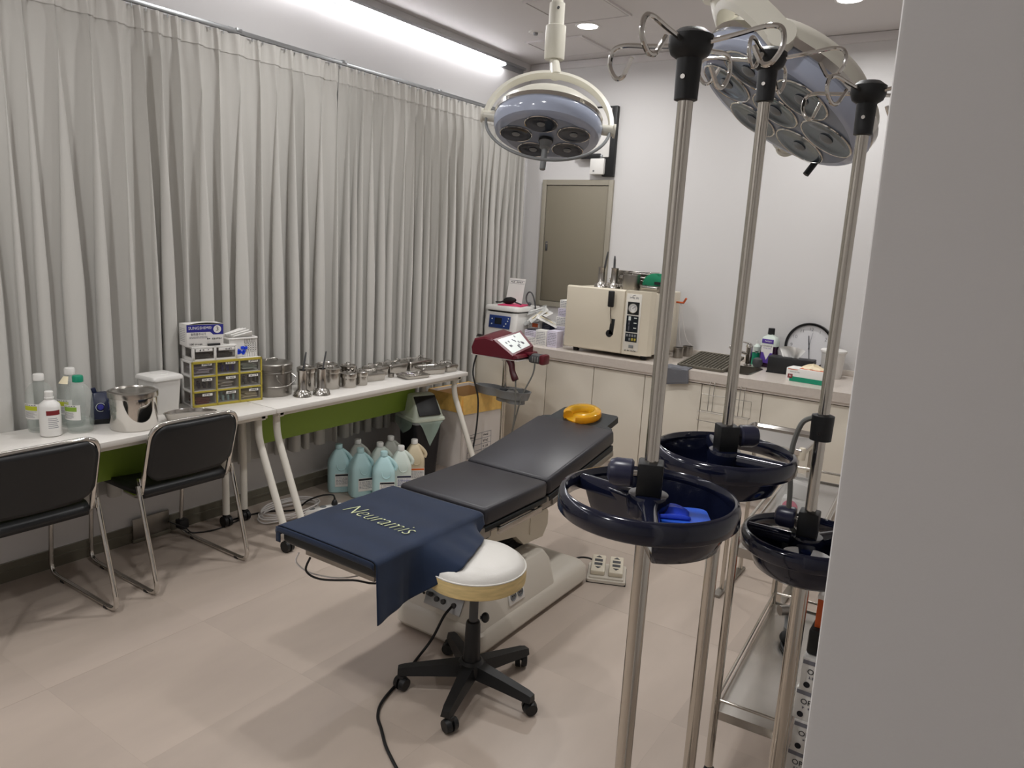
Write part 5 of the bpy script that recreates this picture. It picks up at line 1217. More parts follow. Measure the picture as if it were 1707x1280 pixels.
t = thing('bottle_brush', 'green and white dish brush standing behind the faucet', 'brush', (-1.463, 5.39, ZC))
obj('brush_cup', B().lathe([(0, 0), (0.03, 0), (0.034, 0.085), (0.031, 0.085), (0.028, 0.006), (0, 0.006)], n=18), 'ink_teal', t)
obj('brush_handle', B().cyl((0, 0, 0.03), (-0.005, 0.0, 0.175), 0.005, n=8), 'white_plastic', t)
obj('bristles', B().lathe([(0.006, 0.09), (0.022, 0.1), (0.024, 0.13), (0.01, 0.15), (0, 0.15)], n=14), 'jug_white', t)
t = obj('sponge_ball', B().lathe([(0, 0), (0.025, 0.003), (0.036, 0.03), (0.03, 0.058), (0.012, 0.068), (0, 0.069)], n=20), 'grey_dark', label='round dark scrubber standing beside the faucet', cat='scrubber', loc=(-1.415, 5.265, ZC))
# mouthwash
t = thing('mouthwash_bottle', 'purple mouthwash bottle with black cap beside the tissue box', 'bottle', (-1.365, 5.345, ZC), R(-10))
def mr(w_, d_, z_): return [(x_, y_, z_) for x_, y_ in rrect(w_, d_, 0.02)]
obj('bottle_body', B().rings([mr(0.105, 0.068, 0), mr(0.115, 0.075, 0.006), mr(0.115, 0.075, 0.10), mr(0.108, 0.07, 0.125), mr(0.115, 0.074, 0.15), mr(0.115, 0.074, 0.185), mr(0.09, 0.06, 0.212), mr(0.045, 0.043, 0.225), mr(0.041, 0.041, 0.235)]), 'listerine', t)
obj('clear_shoulder', B().rings([mr(0.1165, 0.0765, 0.152), mr(0.1165, 0.0765, 0.186), mr(0.092, 0.062, 0.213), mr(0.047, 0.045, 0.226), mr(0.043, 0.043, 0.236)]), 'jug_white', t)
obj('cap', B().lathe([(0.0225, 0.232), (0.0235, 0.233), (0.0225, 0.275), (0.02, 0.277), (0, 0.277)], n=20), 'black', t)
lb = obj('label', B().box((0, -0.0385, 0.135), (0.085, 0.002, 0.058)), 'paper', t, smooth=False)
obj('label_top', B().box((0, -0.0398, 0.186), (0.085, 0.002, 0.03), bev=0.0008), 'ink_purple', lb)
obj('label_shield', B().prism([(-0.0425, 0.0), (0.0425, 0.0), (0.0425, -0.075), (-0.0425, -0.075)], 0, 0.001, frame((0, -0.0378, 0.106), (1, 0, 0), (0, -1, 0))), 'ink_purple', lb, smooth=False)
obj('label_point', B().prism([(-0.036, 0.03), (0.036, 0.03), (0.0, -0.045)], 0, 0.001, frame((0, -0.0388, 0.10), (1, 0, 0), (0, -1, 0))), 'paper', lb, smooth=False)
text('label_name', 'LISTERINE', 0.0165, frame((0, -0.0397, 0.152), (1, 0, 0), (0, -1, 0)), 'ink', lb, 0.0003)
text('label_sub', 'TOTAL CARE', 0.010, frame((0, -0.0397, 0.136), (1, 0, 0), (0, -1, 0)), 'ink_purple', lb, 0.0003)
scrawl('label_band', frame((0.004, -0.0412, 0.186), (1, 0, 0), (0, -1, 0)), 0.05, 0.010, 'paper', lb, 54, 7)
# tissue box
t = thing('tissue_box', 'black tissue box with white tissue pulled up', 'tissue box', (-1.165, 5.175, ZC), R(3))
obj('box_body', B().box((0, 0, 0.0575), (0.29, 0.12, 0.105), bev=0.004), 'black', t)
obj('box_base', B().box((0, 0, 0.005), (0.296, 0.126, 0.010), bev=0.002), 'black_gloss', t)
obj('box_slot', B().box((0, 0, 0.1105), (0.16, 0.035, 0.0015), bev=0.0005), 'grey_dark', t)
def tis(u, v):
    a = (u - 0.5) * 2; w_ = 0.05 + 0.035 * v
    return (a * w_ - 0.01, 0.03 * math.sin(5 * u + 2 * v) * (0.35 + v) + 0.006 * math.sin(16 * u), 0.108 + 0.082 * v * (1 - 0.35 * a * a) )
obj('tissue', B().grid(tis, 24, 10), 'tissue', t)
# clock leaning on the wall
t = thing('wall_clock', 'round wall clock with black rim leaning behind tissue box', 'clock', (-1.115, 5.41, 1.022))
cr = Matrix.Rotation(R(90 - 4), 3, 'X')
obj('clock_rim', B().lathe([(0.145, 0.006), (0.148, 0.024), (0.160, 0.026), (0.164, 0.018), (0.164, -0.01), (0.145, -0.012)], rot=cr, n=64, cap=False), 'black_gloss', t)
obj('clock_dial', B().lathe([(0, 0.008), (0.147, 0.008), (0.147, -0.008), (0, -0.008)], rot=cr, n=64), 'clock_face', t)
for k in range(12):
    a = R(90 - 30 * (k + 1)); rr = 0.118
    c = cr @ Vector((rr * math.cos(a), rr * math.sin(a), 0.0087))
    text('numeral', str(k + 1), 0.034, frame(c, cr @ Vector((1, 0, 0)), cr @ Vector((0, 0, 1))), 'ink', t, 0.0003, bevel=-0.0008)
def hand(nm, a, L, w_, m, z_):
    a = R(90 - a); d = Vector((math.cos(a), math.sin(a), 0)); n2 = Vector((-d.y, d.x, 0))
    obj(nm, B().rings([[cr @ (p + Vector((0, 0, e))) for p in (d * -0.02 + n2 * w_, d * -0.02 - n2 * w_, d * L - n2 * w_ * 0.6, d * L + n2 * w_ * 0.6)] for e in (z_, z_ + 0.001)]), m, t, smooth=False)
hand('hour_hand', 352, 0.075, 0.004, 'ink', 0.010); hand('minute_hand', 172, 0.10, 0.003, 'ink', 0.0115); hand('second_hand', 8, 0.10, 0.0012, 'ink_grey', 0.013)
# white lidded canister and glove box
t = thing('plastic_canister', 'tall white plastic canister with lid beside the clock', 'canister', (-0.925, 5.26, ZC))
obj('body', B().lathe([(0, 0), (0.062, 0), (0.066, 0.005), (0.075, 0.17), (0.078, 0.175)], n=32), 'white_plastic', t)
obj('lid', B().lathe([(0.079, 0.168), (0.083, 0.172), (0.083, 0.184), (0.074, 0.19), (0.03, 0.194), (0, 0.195)], n=32), 'white_plastic', t)
t = thing('glove_box', 'white and green box with cream gloves at the counter edge', 'glove box', (-0.995, 4.93, ZC), R(-6))
obj('carton', B().box((0, 0, 0.0425), (0.25, 0.115, 0.085), bev=0.0015), 'paper', t)
obj('green_band', B().box((0.012, -0.058, 0.017), (0.225, 0.002, 0.03)), 'ink_teal', t, smooth=False)
obj('red_line', B().box((-0.085, -0.058, 0.077), (0.06, 0.0015, 0.004)).box((0.03, 0.0, 0.0853), (0.16, 0.09, 0.001)), 'orange', t, smooth=False)
sm = obj('size_mark', B().box((-0.098, -0.0588, 0.033), (0.03, 0.002, 0.026)), 'ink_red', t, smooth=False)
text('size_print', 'M', 0.02, frame((-0.098, -0.0601, 0.033), (1, 0, 0), (0, -1, 0)), 'paper', sm, 0.0003)
scrawl('glove_print', frame((-0.075, -0.0582, 0.062), (1, 0, 0), (0, -1, 0)), 0.07, 0.006, 'ink_grey', t, 55, 10)
def glv(u, v):
    a = 2 * PI * u; r_ = math.sin(PI * v * 0.5 + 0.0)
    r_ = 1 - v
    return (0.02 + 0.07 * math.cos(a) * r_ ** 0.6 * (1 + 0.15 * math.sin(5 * a)), 0.028 * math.sin(a) * r_ ** 0.6, 0.086 + 0.026 * v * (1 + 0.4 * math.sin(3 * a)) + 0.004 * math.sin(7 * a))
obj('glove_tuft', B().grid(glv, 30, 8), 'glove', t)
# wire rack hung on a cabinet door
t = thing('wire_rack', 'thin wire towel rack hanging on a cabinet door', 'rack', (-1.435, 4.722, 0.60))
W_ = 0.165
b = obj('rack_frame', B().tube([(-W_, -0.02, 0.11), (W_, -0.02, 0.11), (W_, -0.02, 0.0), (-W_, -0.02, 0.0)], 0.0025, 6, closed=True), 'steel_dull', t)
obj('rack_frame_front', B().tube([(-W_, -0.06, 0.0), (W_, -0.06, 0.0), (W_, -0.06, -0.06), (-W_, -0.06, -0.06)], 0.0025, 6, closed=True), 'steel_dull', t)
for x_ in (-W_, W_): obj('rack_link', B().tube([(x_, -0.02, 0.0), (x_, -0.06, -0.0)], 0.0025, 6), 'steel_dull', t)
for x_ in (-0.115, -0.085, 0.085, 0.115):
    obj('hanger_wire', B().tube([(x_, 0.02, 0.192), (x_, -0.012, 0.192), (x_, -0.02, 0.18), (x_, -0.02, 0.0)], 0.0022, 6), 'steel_dull', t)

# ================================================================== surgical lamps hung from the ceiling
def lamp(name, lab, c, nrm, piv, yoke_mid, Rh, n_bulbs, stem_xy, cols, handle, yoke_R, ring=None, dk=1.0):
    """c centre of the head, nrm = direction the face looks, piv = pivot axis, yoke_mid = direction from centre to yoke middle"""
    c = Vector(c); nrm = Vector(nrm).normalized(); piv = Vector(piv); piv = (piv - nrm * piv.dot(nrm)).normalized()
    t = thing(name, lab, 'surgical lamp', (stem_xy[0], stem_xy[1], CEIL)); O = Vector((stem_xy[0], stem_xy[1], CEIL))
    c = c - O
    Rm = Matrix((piv, nrm.cross(piv), nrm)).transposed()      # local z = looking direction
    k = Rh / 0.21
    fr = (0.178 if dk == 1.0 else 0.192) * k
    obj('dome', B().lathe([(0, -0.105 * k), (0.08 * k, -0.10 * k), (0.15 * k, -0.08 * k), (0.195 * k, -0.045 * k), (0.205 * k, -0.02 * k)], c=c, rot=Rm, n=48), cols[0], t)
    obj('rim_band', B().lathe([(0.203 * k, -0.024 * k), (0.209 * k, -0.022 * k), (0.209 * k, -0.006 * k), (0.203 * k, -0.004 * k)], c=c, rot=Rm, n=48, cap=False), 'chrome', t)
    sh = obj('lens_shade', B().lathe([(0.204 * k, -0.006 * k), (0.21 * k, 0.006 * k * dk), (0.208 * k, 0.03 * k * dk), (0.2 * k, 0.05 * k * dk), (fr + 0.002, 0.06 * k * dk)], c=c, rot=Rm, n=48), 'lamp_glass', t)
    obj('lens_face', B().lathe([(fr + 0.003, 0.058 * k * dk), (fr - 0.02, 0.061 * k * dk), (0.03 * k, 0.062 * k * dk), (0, 0.062 * k * dk)], c=c, rot=Rm, n=48), 'lamp_face', t)
    def cup(px, py, r_):
        p = c + Rm @ Vector((px, py, 0.0615 * k * dk))
        o_ = obj('reflector', B().lathe([(r_, 0.0005), (r_ * 0.99, 0.003 * k), (r_ * 0.93, 0.0035 * k), (r_ * 0.80, 0.002 * k), (r_ * 0.4, 0.0012 * k), (0, 0.001 * k)], c=p, rot=Rm, n=28), cols[1], t)
        obj('reflector_rim', B().tube([p + Rm @ Vector((r_ * math.cos(a), r_ * math.sin(a), 0.002 * k)) for a in [2 * PI * i / 28 for i in range(28)]], 0.0022 * k, 6, closed=True), 'chrome', o_)
        obj('bulb', B().lathe([(0.016 * k, 0.002 * k), (0.014 * k, 0.005 * k), (0.006 * k, 0.008 * k), (0, 0.0085 * k)], c=p, rot=Rm, n=12), 'grey_plastic', o_)
    for i in range(n_bulbs):
        a = 2 * PI * i / n_bulbs + 0.5; cup(fr * 0.66 * math.cos(a), fr * 0.66 * math.sin(a), 0.061 * k if n_bulbs == 5 else 0.06 * k)
    if n_bulbs > 5: cup(0, 0, 0.056 * k)
    if handle == 'grey':
        hd = obj('handle', B().lathe([(0.026 * k, 0.06 * k), (0.026 * k, 0.075 * k), (0.022 * k, 0.08 * k), (0.021 * k, 0.10 * k), (0.012 * k, 0.108 * k), (0.0115 * k, 0.185 * k), (0.009 * k, 0.188 * k), (0, 0.188 * k)], c=c, rot=Rm, n=20), 'grey_plastic', t)
        obj('handle_collar', B().lathe([(0.027 * k, 0.064 * k), (0.0285 * k, 0.066 * k), (0.0285 * k, 0.074 * k), (0.027 * k, 0.076 * k)], c=c, rot=Rm, n=20, cap=False), 'black', hd)
    else:
        p2 = c + Vector(handle)
        obj('handle', B().cyl(p2 - nrm * 0.02, p2 + nrm * 0.085, 0.011, n=14), 'black', t)
    # yoke: half ring from pivot over the dome
    m_ = Vector(yoke_mid).normalized(); ax = (piv - m_ * piv.dot(m_)).normalized()
    arc = [c + (ax * math.cos(a) + m_ * math.sin(a)) * yoke_R for a in [PI * i / 30 for i in range(31)]]
    wdir = ax.cross(m_).normalized(); rows = []
    for i, p in enumerate(arc):
        out_ = (p - c).normalized(); hw_ = cols[2]; th = 0.010 * k
        rows.append([p + wdir * hw_ + out_ * -th * 0.6, p + wdir * hw_ * 0.8 + out_ * th, p - wdir * hw_ * 0.8 + out_ * th, p - wdir * hw_ + out_ * -th * 0.6, p - out_ * th])
    obj('yoke', B().rings(rows), 'lamp_cream', t, ang=60)
    for s in (-1, 1):
        p = c + ax * yoke_R * s
        obj('pivot', B().cyl(p - ax * s * (yoke_R - Rh) * 1.15, p + ax * s * 0.012, 0.020 * k, n=18).cyl(p + ax * s * 0.010, p + ax * s * 0.018, 0.026 * k, n=18), 'lamp_cream', t)
    if ring:
        g_ = Vector(ring).normalized(); g_ = (g_ - ax * g_.dot(ax)).normalized()
        obj('guard_ring', B().tube([c + (ax * math.cos(a) + g_ * math.sin(a)) * yoke_R * 0.99 for a in [PI * i / 30 for i in range(31)]], 0.006, 8), 'grey_plastic', t)
    # stem
    mid = c + m_ * yoke_R
    return t, mid, m_
# small lamp over the bed
cL = Vector((-1.58, 2.545, 2.09)); hv = Vector((1.58, -2.545, 0)).normalized(); side_ = Vector((0.85, 0.527, 0.02))
nL = hv * math.sin(R(18)) + Vector((0, 0, -math.cos(R(18)))) - side_ * 0.06
up_tilt = (Vector((0, 0, 1)) * math.cos(R(33)) - hv * math.sin(R(33)))
gd_tilt = (Vector((0, 0, -1)) * math.cos(R(50)) + hv * math.sin(R(50)))
st = Vector((-1.672, 2.71))
t, mid, m_ = lamp('surgical_lamp', 'small five-bulb surgical lamp with ring guard hanging over the bed', cL, nL, side_, up_tilt + side_ * 0.08, 0.21, 5, (st.x, st.y), ('lamp_cream', 'lamp_reflector', 0.017), 'grey', 0.242, ring=gd_tilt)
z1 = mid.z + 0.045
kn = Vector((0, 0, z1 + 0.03))
obj('knuckle', B().tube([mid - m_ * 0.005, mid * 0.4 + kn * 0.6, kn], [0.024, 0.02, 0.018], 14), 'lamp_cream', t)
obj('stem_sleeve', B().lathe([(0, z1 + 0.025), (0.038, z1 + 0.025), (0.041, z1 + 0.03), (0.041, z1 + 0.15), (0.030, z1 + 0.155)], n=28), 'lamp_cream', t)
obj('stem_collar', B().lathe([(0.031, z1 + 0.15), (0.031, z1 + 0.235), (0.024, z1 + 0.238)], n=28), 'lamp_cream', t)
obj('stem', B().lathe([(0.023, z1 + 0.15), (0.023, 0.0)], n=24), 'lamp_cream', t)
obj('ceiling_flange', B().lathe([(0.023, -0.06), (0.08, -0.05), (0.11, -0.01), (0.11, 0.0)], n=32), 'lamp_cream', t)
obj('sleeve_screw', B().cyl((0.02, -0.025, z1 + 0.21), (0.026, -0.0325, z1 + 0.21), 0.005, n=8), 'grey_dark', t)
# large lamp
cB = Vector((-0.708, 2.58, 2.142)); nB = Vector((-0.437, -0.34, -0.832)); mB = Vector((-0.66, 0.10, 0.744))
t, mid, m_ = lamp('surgical_lamp', 'large tilted multi-bulb surgical lamp beside the hook stands', cB, nB, mB.cross(nB), mB, 0.315, 6, (-0.985, 2.64), ('lamp_cream', 'lamp_reflector2', 0.04), (0.078, 0.261, -0.147), 0.352, dk=0.5)
z1 = mid.z + 0.05
obj('knuckle', B().tube([mid - m_ * 0.01, mid * 0.5 + Vector((0, 0, z1 + 0.03)) * 0.5, Vector((0, 0, z1 + 0.04))], [0.04, 0.034, 0.03], 14), 'lamp_cream', t)
obj('stem_sleeve', B().lathe([(0, z1 + 0.025), (0.05, z1 + 0.025), (0.053, z1 + 0.03), (0.053, z1 + 0.22), (0.03, z1 + 0.225)], n=28), 'lamp_cream', t)
obj('stem', B().lathe([(0.028, z1 + 0.2), (0.028, 0.0)], n=24), 'lamp_cream', t)
obj('ceiling_flange', B().lathe([(0.028, -0.06), (0.08, -0.05), (0.12, -0.01), (0.12, 0.0)], n=32), 'lamp_cream', t)

# ================================================================== infusion stands
def iv_stand(x, y, lab, zb, top, hook0, open_dir, knob_dir, rb=0.164, basket_extra=None, base0=0.4, open_w=125):
    t = thing('infusion_stand', lab, 'infusion stand', (x, y, 0), group='infusion stands')
    obj('lower_pole', B().cyl((0, 0, 0.06), (0, 0, zb - 0.02), 0.0155, n=20), 'pole_steel', t)
    obj('upper_pole', B().cyl((0, 0, zb - 0.03), (0, 0, top - 0.05), 0.0128, n=20), 'pole_steel', t)
    obj('top_cap', B().lathe([(0.0135, top - 0.10), (0.019, top - 0.098), (0.0205, top - 0.035), (0.031, top - 0.028), (0.036, top - 0.015), (0.036, top), (0.022, top + 0.010), (0, top + 0.011)], n=20), 'black', t)
    obj('cap_screw', B().cyl((0.0, -0.017, top - 0.065), (0, -0.0225, top - 0.065), 0.004, n=8), 'chrome', t)
    for k in range(4):
        a = hook0 + k * PI / 2; d = Vector((math.cos(a), math.sin(a), 0)); n_ = Vector((-d.y, d.x, 0))
        prf = [(0.025, -0.004), (0.08, 0.002), (0.125, 0.008), (0.148, 0.002), (0.153, -0.022), (0.138, -0.044), (0.122, -0.045), (0.112, -0.032), (0.102, -0.016)]
        obj('hook', B().tube(smooth([d * r_ + n_ * (0.012 if i > 4 else 0) * (i - 4) * 0.25 + Vector((0, 0, top - 0.008 + z_)) for i, (r_, z_) in enumerate(prf)], 5), 0.0042, 8), 'chrome', t)
    # ring basket
    bk = obj('basket_ring', B().lathe([(rb - 0.018, 0.004), (rb - 0.012, 0.014), (rb - 0.004, 0.012), (rb, 0.0), (rb, -0.022), (rb - 0.004, -0.026), (rb - 0.010, -0.022), (rb - 0.018, -0.004), (rb - 0.018, 0.004)], c=(0, 0, zb), n=64, cap=False), 'navy_plastic', t, ang=60)
    hw_ = R(open_w) / 2
    a0, a1 = open_dir + hw_, open_dir + 2 * PI - hw_
    def rim_pt(f, k):      # outline of the pocket: arc then back along the two spokes past the hub
        if f < 0.72:
            a = a0 + (a1 - a0) * f / 0.72; return Vector((math.cos(a), math.sin(a), 0)) * (rb - 0.014) * k
        g = (f - 0.72) / 0.28
        p, q = Vector((math.cos(a1), math.sin(a1), 0)) * (rb - 0.014), Vector((math.cos(a0), math.sin(a0), 0)) * (rb - 0.014)
        h_ = Vector((math.cos(open_dir), math.sin(open_dir), 0)) * 0.026
        r_ = p.lerp(h_, g * 2) if g < 0.5 else h_.lerp(q, g * 2 - 1)
        return r_ * k
    cen = -Vector((math.cos(open_dir), math.sin(open_dir), 0)) * 0.05
    rows = []
    for k, dz in ((1.0, 0.004), (0.985, -0.004), (0.90, -0.045), (0.84, -0.068), (0.74, -0.076)):
        rows.append([cen + (rim_pt(i / 60, 1) - cen) * k + Vector((0, 0, zb + dz)) for i in range(60)])
    obj('basket_pocket', B().rings(rows, cap0=False, cap1=True), 'navy_plastic', t, solid=0.004, ang=50)
    for a in (a0, a1):
        d = Vector((math.cos(a), math.sin(a), 0))
        n_ = Vector((-d.y, d.x, 0))
        obj('spoke', B().rings([[d * r_ + n_ * s_ * w_ + Vector((0, 0, zb + z_)) for s_, z_ in ((-1, -0.016), (1, -0.016), (1, 0.004), (0.4, 0.010), (-0.4, 0.010), (-1, 0.004))] for r_, w_ in ((0.01, 0.018), (0.07, 0.014), (rb - 0.012, 0.013))]), 'navy_plastic', t, ang=60)
    obj('hub', B().lathe([(0.0135, -0.03), (0.036, -0.028), (0.04, 0.0), (0.036, 0.010), (0.0135, 0.012)], c=(0, 0, zb), n=28), 'navy_plastic', t)
    obj('clamp_block', B().box((0, 0, zb + 0.04), (0.046, 0.046, 0.062), bev=0.004, rot=(0, 0, knob_dir)), 'black', t)
    d = Vector((math.cos(knob_dir), math.sin(knob_dir), 0)); p = Vector((0, 0, zb + 0.045))
    kb = obj('clamp_knob', B().tube([p + d * 0.030, p + d * 0.034, p + d * 0.062, p + d * 0.072, p + d * 0.077], [0.022, 0.026, 0.026, 0.022, 0.012], 22), 'navy_knob', t)
    obj('knob_screw', B().cyl(p + d * 0.02, p + d * 0.036, 0.006, n=10), 'chrome', kb)
    # floor base: five legs on casters
    obj('base_hub', B().lathe([(0, 0.05), (0.035, 0.05), (0.038, 0.07), (0.03, 0.11), (0.017, 0.12)], n=20), 'black', t)
    for k in range(5):
        a = 2 * PI * k / 5 + base0; d = Vector((math.cos(a), math.sin(a), 0))
        lg = obj('base_leg', B().tube([d * 0.02 + Vector((0, 0, 0.08)), d * 0.17 + Vector((0, 0, 0.055))], [0.016, 0.012], 8), 'pole_steel', t)
        obj('caster', B().tube([d * 0.172 + Vector((-0.012, 0, 0.025)), d * 0.172 + Vector((0.012, 0, 0.025))], 0.025, 16).cyl(d * 0.172 + Vector((0, 0, 0.03)), d * 0.172 + Vector((0, 0, 0.058)), 0.008, n=8), 'black', lg)
    return t
vr = lambda x, y: math.atan2(-x, y)      # angle (from +x) of the image-right direction seen from the camera at this spot
s1 = (-0.493, 1.217); s2 = (-0.506, 1.692); s3 = (-0.318, 1.79)
r1 = math.atan2(-s1[0], s1[1])
right = lambda s: math.atan2(-s[0], s[1])  # heading of the image-right axis
iv_stand(*s1, 'infusion stand with blue spray tray in its ring basket', 1.198, 1.985, right(s1) - R(28), right(s1) + R(212), right(s1) + R(180))
iv_stand(*s2, 'infusion stand with empty ring basket, beside the wheeled trolley', 1.178, 2.065, right(s2) - R(15), right(s2) + R(42), right(s2) + R(22), base0=R(27.5))
iv_stand(*s3, 'infusion stand with black clamps, closest to the partition wall', 0.985, 2.005, right(s3) + R(150), right(s3) + R(110), right(s3) + R(175), rb=0.15, base0=R(243.5))
# blue tray inside the first basket
t = thing('blue_tray', 'bright blue plastic vial tray lying in the ring basket', 'tray', (s1[0] + 0.062, s1[1] + 0.018, 1.198 - 0.072), R(28))
obj('tray_body', B().rings([[(x_ * k, y_ * k, z_) for x_, y_ in rrect(0.095, 0.085, 0.02)] for k, z_ in ((0.85, 0), (0.95, 0.006), (1.0, 0.048), (0.98, 0.052), (0.6, 0.052))]), 'blue_tray', t)
obj('tray_peel', B().grid(lambda u, v: (-0.05 + 0.06 * u, -0.03 + 0.05 * v, 0.054 + 0.012 * math.sin(3 * u) * v + 0.003 * math.sin(12 * v)), 8, 8), 'blue_plastic', t, solid=0.002)
for k in range(2): obj('tray_well', B().lathe([(0, 0.0), (0.013, 0.0), (0.013, 0.002), (0, 0.002)], c=(-0.018 + 0.036 * k, -0.0405, 0.026), rot=Matrix.Rotation(R(90), 3, 'X'), n=16), 'screen_blue', t)
# clamps and hose on the third stand
t3 = thing('pole_clamp', 'black pole clamp with grey hose on the stand by the wall', 'clamp', (s3[0], s3[1], 1.26))
obj('clamp_body', B().lathe([(0.0135, -0.032), (0.024, -0.03), (0.025, 0.028), (0.0135, 0.032)], n=24), 'black', t3)
obj('clamp_screw', B().cyl((0.0, -0.022, -0.01), (0.0, -0.028, -0.01), 0.0045, n=10), 'chrome', t3)
hd = Vector((math.cos(right(s3) + PI), math.sin(right(s3) + PI), 0))
obj('hose', B().tube(smooth([hd * 0.022 + Vector((0, 0, 0.02)), hd * 0.045 + Vector((0, 0, 0.0)), hd * 0.058 + Vector((0, 0, -0.07)), hd * 0.050 + Vector((0, 0, -0.16)), hd * 0.045 + Vector((0, 0, -0.235)), hd * 0.028 + Vector((0, 0, -0.262)), hd * 0.017 + Vector((0, 0, -0.265))], 6), 0.006, 8), 'cable_grey', t3)
t = thing('ribbon_roll', 'white strap with blue end lying in the third ring basket', 'strap', (s3[0] + 0.02, s3[1] - 0.07, 0.985 - 0.071))
obj('strap_band', B().rings([[Vector((0.052 * math.cos(a), 0.042 * math.sin(a), z_)) for a in [2 * PI * i / 30 for i in range(30)]] for z_ in (0.0, 0.06)], cap0=False, cap1=False), 'white_plastic', t, solid=0.004)
obj('strap_end', B().box((0.0, 0.0, 0.02), (0.06, 0.045, 0.04), bev=0.006, rot=(0, 0, 0.4)), 'blue_tray', t)

# ================================================================== wheeled steel trolley beside the wall
TA = R(3.5)
t = thing('steel_trolley', 'two-tier stainless steel trolley with tubular legs by the partition', 'trolley', (-0.563, 2.085, 0), TA)
TW, TL, TH = 0.205, 0.86, 0.86
for x_ in (0, TW):
    for y_ in (0, TL):
        lg = obj('leg', B().cyl((x_, y_, 0.07), (x_, y_, TH), 0.0125, n=18), 'pole_steel', t)
        obj('caster', B().tube([(x_ - 0.012, y_, 0.032), (x_ + 0.012, y_, 0.032)], 0.032, 18).cyl((x_, y_, 0.04), (x_, y_, 0.075), 0.009, n=8), 'black', lg)
        obj('leg_cap', B().lathe([(0.0125, TH - 0.001), (0.0135, TH), (0.012, TH + 0.004), (0, TH + 0.005)], c=(x_, y_, 0), n=16), 'chrome', lg)
for nm, z_, dz in (('lower_shelf', 0.255, 0.028), ('upper_shelf', 0.79, 0.028)):
    b = B().box((TW / 2, TL / 2, z_), (TW - 0.01, TL - 0.01, 0.004))
    for s in (0, 1):
        b.box((TW / 2, s * TL, z_ - 0.006), (TW - 0.02, 0.004, dz)); b.box((s * TW, TL / 2, z_ - 0.006), (0.004, TL - 0.02, dz))
    obj(nm, b, 'steel', t, smooth=False)
    for y_ in (0, TL): obj('guard_rail', B().cyl((0, y_, z_ + 0.045), (TW, y_, z_ + 0.045), 0.005, n=10), 'pole_steel', t)
    for x_ in (0, TW): obj('guard_rail', B().cyl((x_, 0, z_ + 0.045), (x_, TL, z_ + 0.045), 0.005, n=10), 'pole_steel', t)

# things on the trolley
t = thing('plastic_bag', 'clear plastic bag of packets with pink label on trolley', 'bag', (-0.475, 2.42, 0.792), R(5))
def bagw(u, v):
    a = 2 * PI * u; k = (1 - 0.55 * max(0, v - 0.55) / 0.45); w_ = 0.06 * k * (1 + 0.10 * math.sin(5 * a + 6 * v)); d_ = 0.045 * k * (1 + 0.12 * math.sin(4 * a + 9 * v))
    return (w_ * math.cos(a), d_ * math.sin(a), 0.17 * v + 0.006 * math.sin(3 * a) * v)
obj('bag_film', B().grid(bagw, 40, 14), 'clear_bag', t)
obj('bag_packets', B().box((0, 0, 0.045), (0.085, 0.05, 0.085), bev=0.006).box((0.005, 0, 0.115), (0.06, 0.04, 0.05), bev=0.006, rot=(0, 0.2, 0.2)), 'paper', t)
obj('pink_label', B().lathe([(0, 0.002), (0.022, 0.0015), (0.024, 0)], c=(-0.015, -0.027, 0.06), rot=Matrix.Rotation(R(90), 3, 'X'), n=20), 'pink', t)
obj('bag_print', bars(B(), frame((-0.03, -0.0262, 0.03), (1, 0, 0), (0, -1, 0)), 2, 0.06, 0.004, 0.01, random.Random(3)), 'ink_grey', t, kind='stuff')
t = thing('paper_sheet', 'sheet of printed white paper on the trolley top', 'paper', (-0.475, 2.24, 0.7921), R(8))
obj('sheet', B().box((0, 0, 0.001), (0.13, 0.16, 0.002)), 'paper', t, smooth=False)
obj('sheet_print', bars(B(), frame((-0.05, 0.06, 0.0022), (1, 0, 0), (0, 0, 1)), 5, 0.1, 0.003, 0.012, random.Random(6)), 'ink_grey', t, kind='stuff')
obj('red_packet', B().box((0, 0, 0.006), (0.10, 0.03, 0.012), bev=0.003), 'ink_red', label='flat red packet on the trolley top', cat='packet', loc=(-0.475, 2.128, 0.792), rot=(0, 0, R(8)))
t = thing('gas_regulator', 'grey gas regulator with knob on lower trolley shelf', 'regulator', (-0.50, 2.78, 0.257))
obj('valve_body', B().lathe([(0, 0), (0.03, 0.0), (0.032, 0.06), (0.02, 0.09), (0.014, 0.20), (0, 0.21)], n=18), 'grey_plastic', t)
obj('valve_knob', B().tube([(-0.02, -0.02, 0.075), (-0.045, -0.045, 0.075)], 0.02, 10), 'steel_dull', t)
obj('valve_hose', B().tube(smooth([(0.02, -0.02, 0.06), (0.03, -0.10, 0.02), (0.0, -0.16, 0.008), (0.04, -0.24, 0.008), (0.06, -0.32, 0.008)], 6), 0.007, 8), 'cable_black', t)
obj('hose_ball', B().ball((0.01, -0.14, 0.026), 0.025, 14), 'rubber', t)
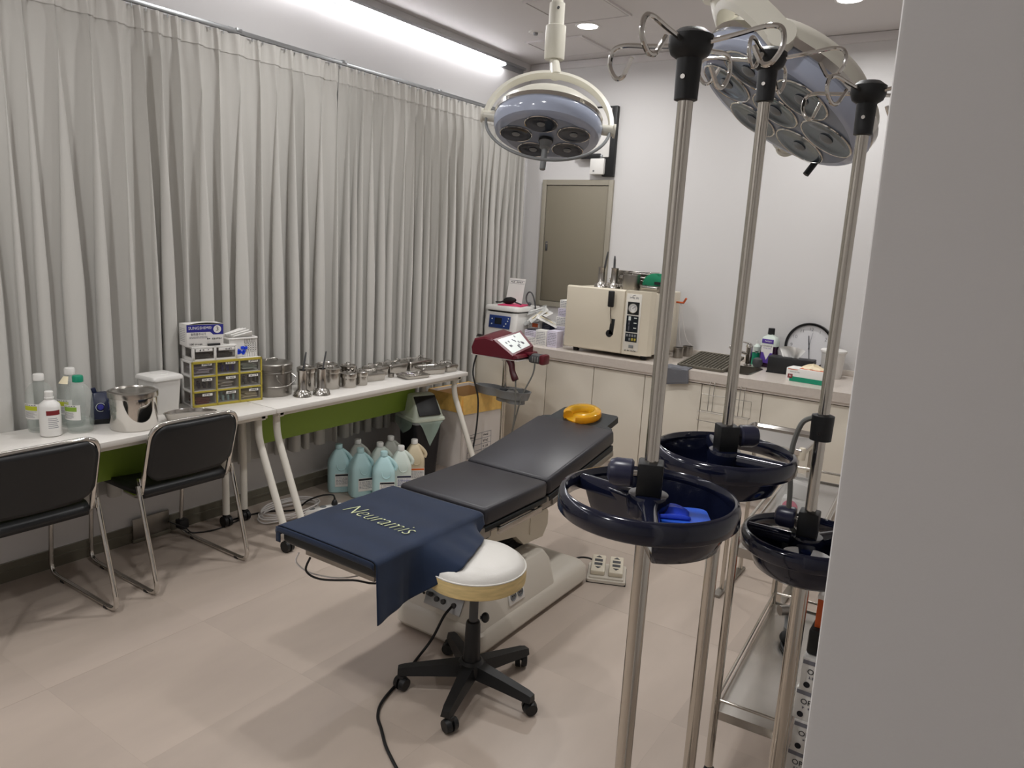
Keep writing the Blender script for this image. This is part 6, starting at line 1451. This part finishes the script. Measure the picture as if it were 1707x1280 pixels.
# cartons on the floor between trolley and wall
zz = 0.0
for k in range(5):
    nm = ('on the floor', 'second from the floor', 'in the middle', 'second from the top', 'on top of the four others')[k]
    t = thing('carton', 'white carton with grey stripe in stack beside trolley, ' + nm, 'carton', (-0.243, 2.28, zz), R(1.5 * (-1) ** k), group='white cartons stacked beside the trolley')
    obj('carton_box', B().box((0, 0, 0.05), (0.21, 0.28, 0.099), bev=0.0015), 'paper', t)
    obj('grey_stripe', B().box((0, -0.1405, 0.088), (0.205, 0.0015, 0.012)), 'ink_grey', t, smooth=False)
    text('carton_print', 'OPI', 0.024, frame((-0.07, -0.1412, 0.06), (1, 0, 0), (0, -1, 0)), 'ink', t, 0.0003)
    scrawl('carton_subprint', frame((-0.068, -0.1412, 0.042), (1, 0, 0), (0, -1, 0)), 0.03, 0.008, 'ink_grey', t, 70 + k, 4)
    obj('round_logo', B().lathe([(0.0, 0.001), (0.004, 0.001), (0.004, 0.0005), (0.007, 0.0005), (0.007, 0.0015), (0.009, 0.0015), (0.009, 0)], c=(-0.085, -0.1405, 0.018), rot=Matrix.Rotation(R(90), 3, 'X'), n=18), 'ink', t)
    zz += 0.1003
obj('black_case', B().box((0, 0, 0.04), (0.20, 0.24, 0.08), bev=0.008), 'black', label='flat black case lying on the white carton stack', cat='case', loc=(-0.243, 2.28, zz))
t = thing('orange_box', 'orange box on top of the black case', 'box', (-0.243, 2.28, zz + 0.0803))
obj('carton_box', B().box((0, 0, 0.045), (0.18, 0.2, 0.09), bev=0.002), 'orange', t)
obj('carton_lid', B().box((0, 0, 0.096), (0.184, 0.204, 0.014), bev=0.002), 'paper', t)

# ================================================================== instrument stand with polished tray
t = thing('instrument_table', 'small polished steel tray table on flat bar feet by counter', 'instrument table', (-0.83, 3.58, 0))
ow, od = 0.34, 0.40
def tr_(k, z_): return [(x_ * k, y_ * k, z_) for x_, y_ in rrect(ow, od, 0.02)]
obj('tray', B().rings([tr_(0.97, 0.765), tr_(1.0, 0.768), tr_(1.0, 0.79), tr_(0.975, 0.792), tr_(0.95, 0.778), tr_(0.3, 0.777)]), 'chrome', t)
obj('rim_rail', B().tube([(x_, y_, 0.79) for x_, y_ in rrect(ow, od, 0.02)], 0.005, 8, closed=True), 'chrome', t)
for s in (-1, 1):
    obj('foot_bar', B().box((s * 0.135, -0.02, 0.008), (0.035, 0.42, 0.014), bev=0.002), 'steel_dull', t)
    for yy in (-0.15, 0.15): obj('post', B().cyl((s * 0.135, yy, 0.012), (s * 0.135, yy, 0.77), 0.0105, n=14), 'pole_steel', t)
obj('brace', B().cyl((-0.135, 0.15, 0.12), (0.135, 0.15, 0.12), 0.008, n=10), 'pole_steel', t)
obj('corner_cap', B().lathe([(0, 0.745), (0.016, 0.748), (0.018, 0.79), (0.012, 0.802), (0, 0.803)], c=(0.16, -0.185, 0), n=14), 'cream', t)
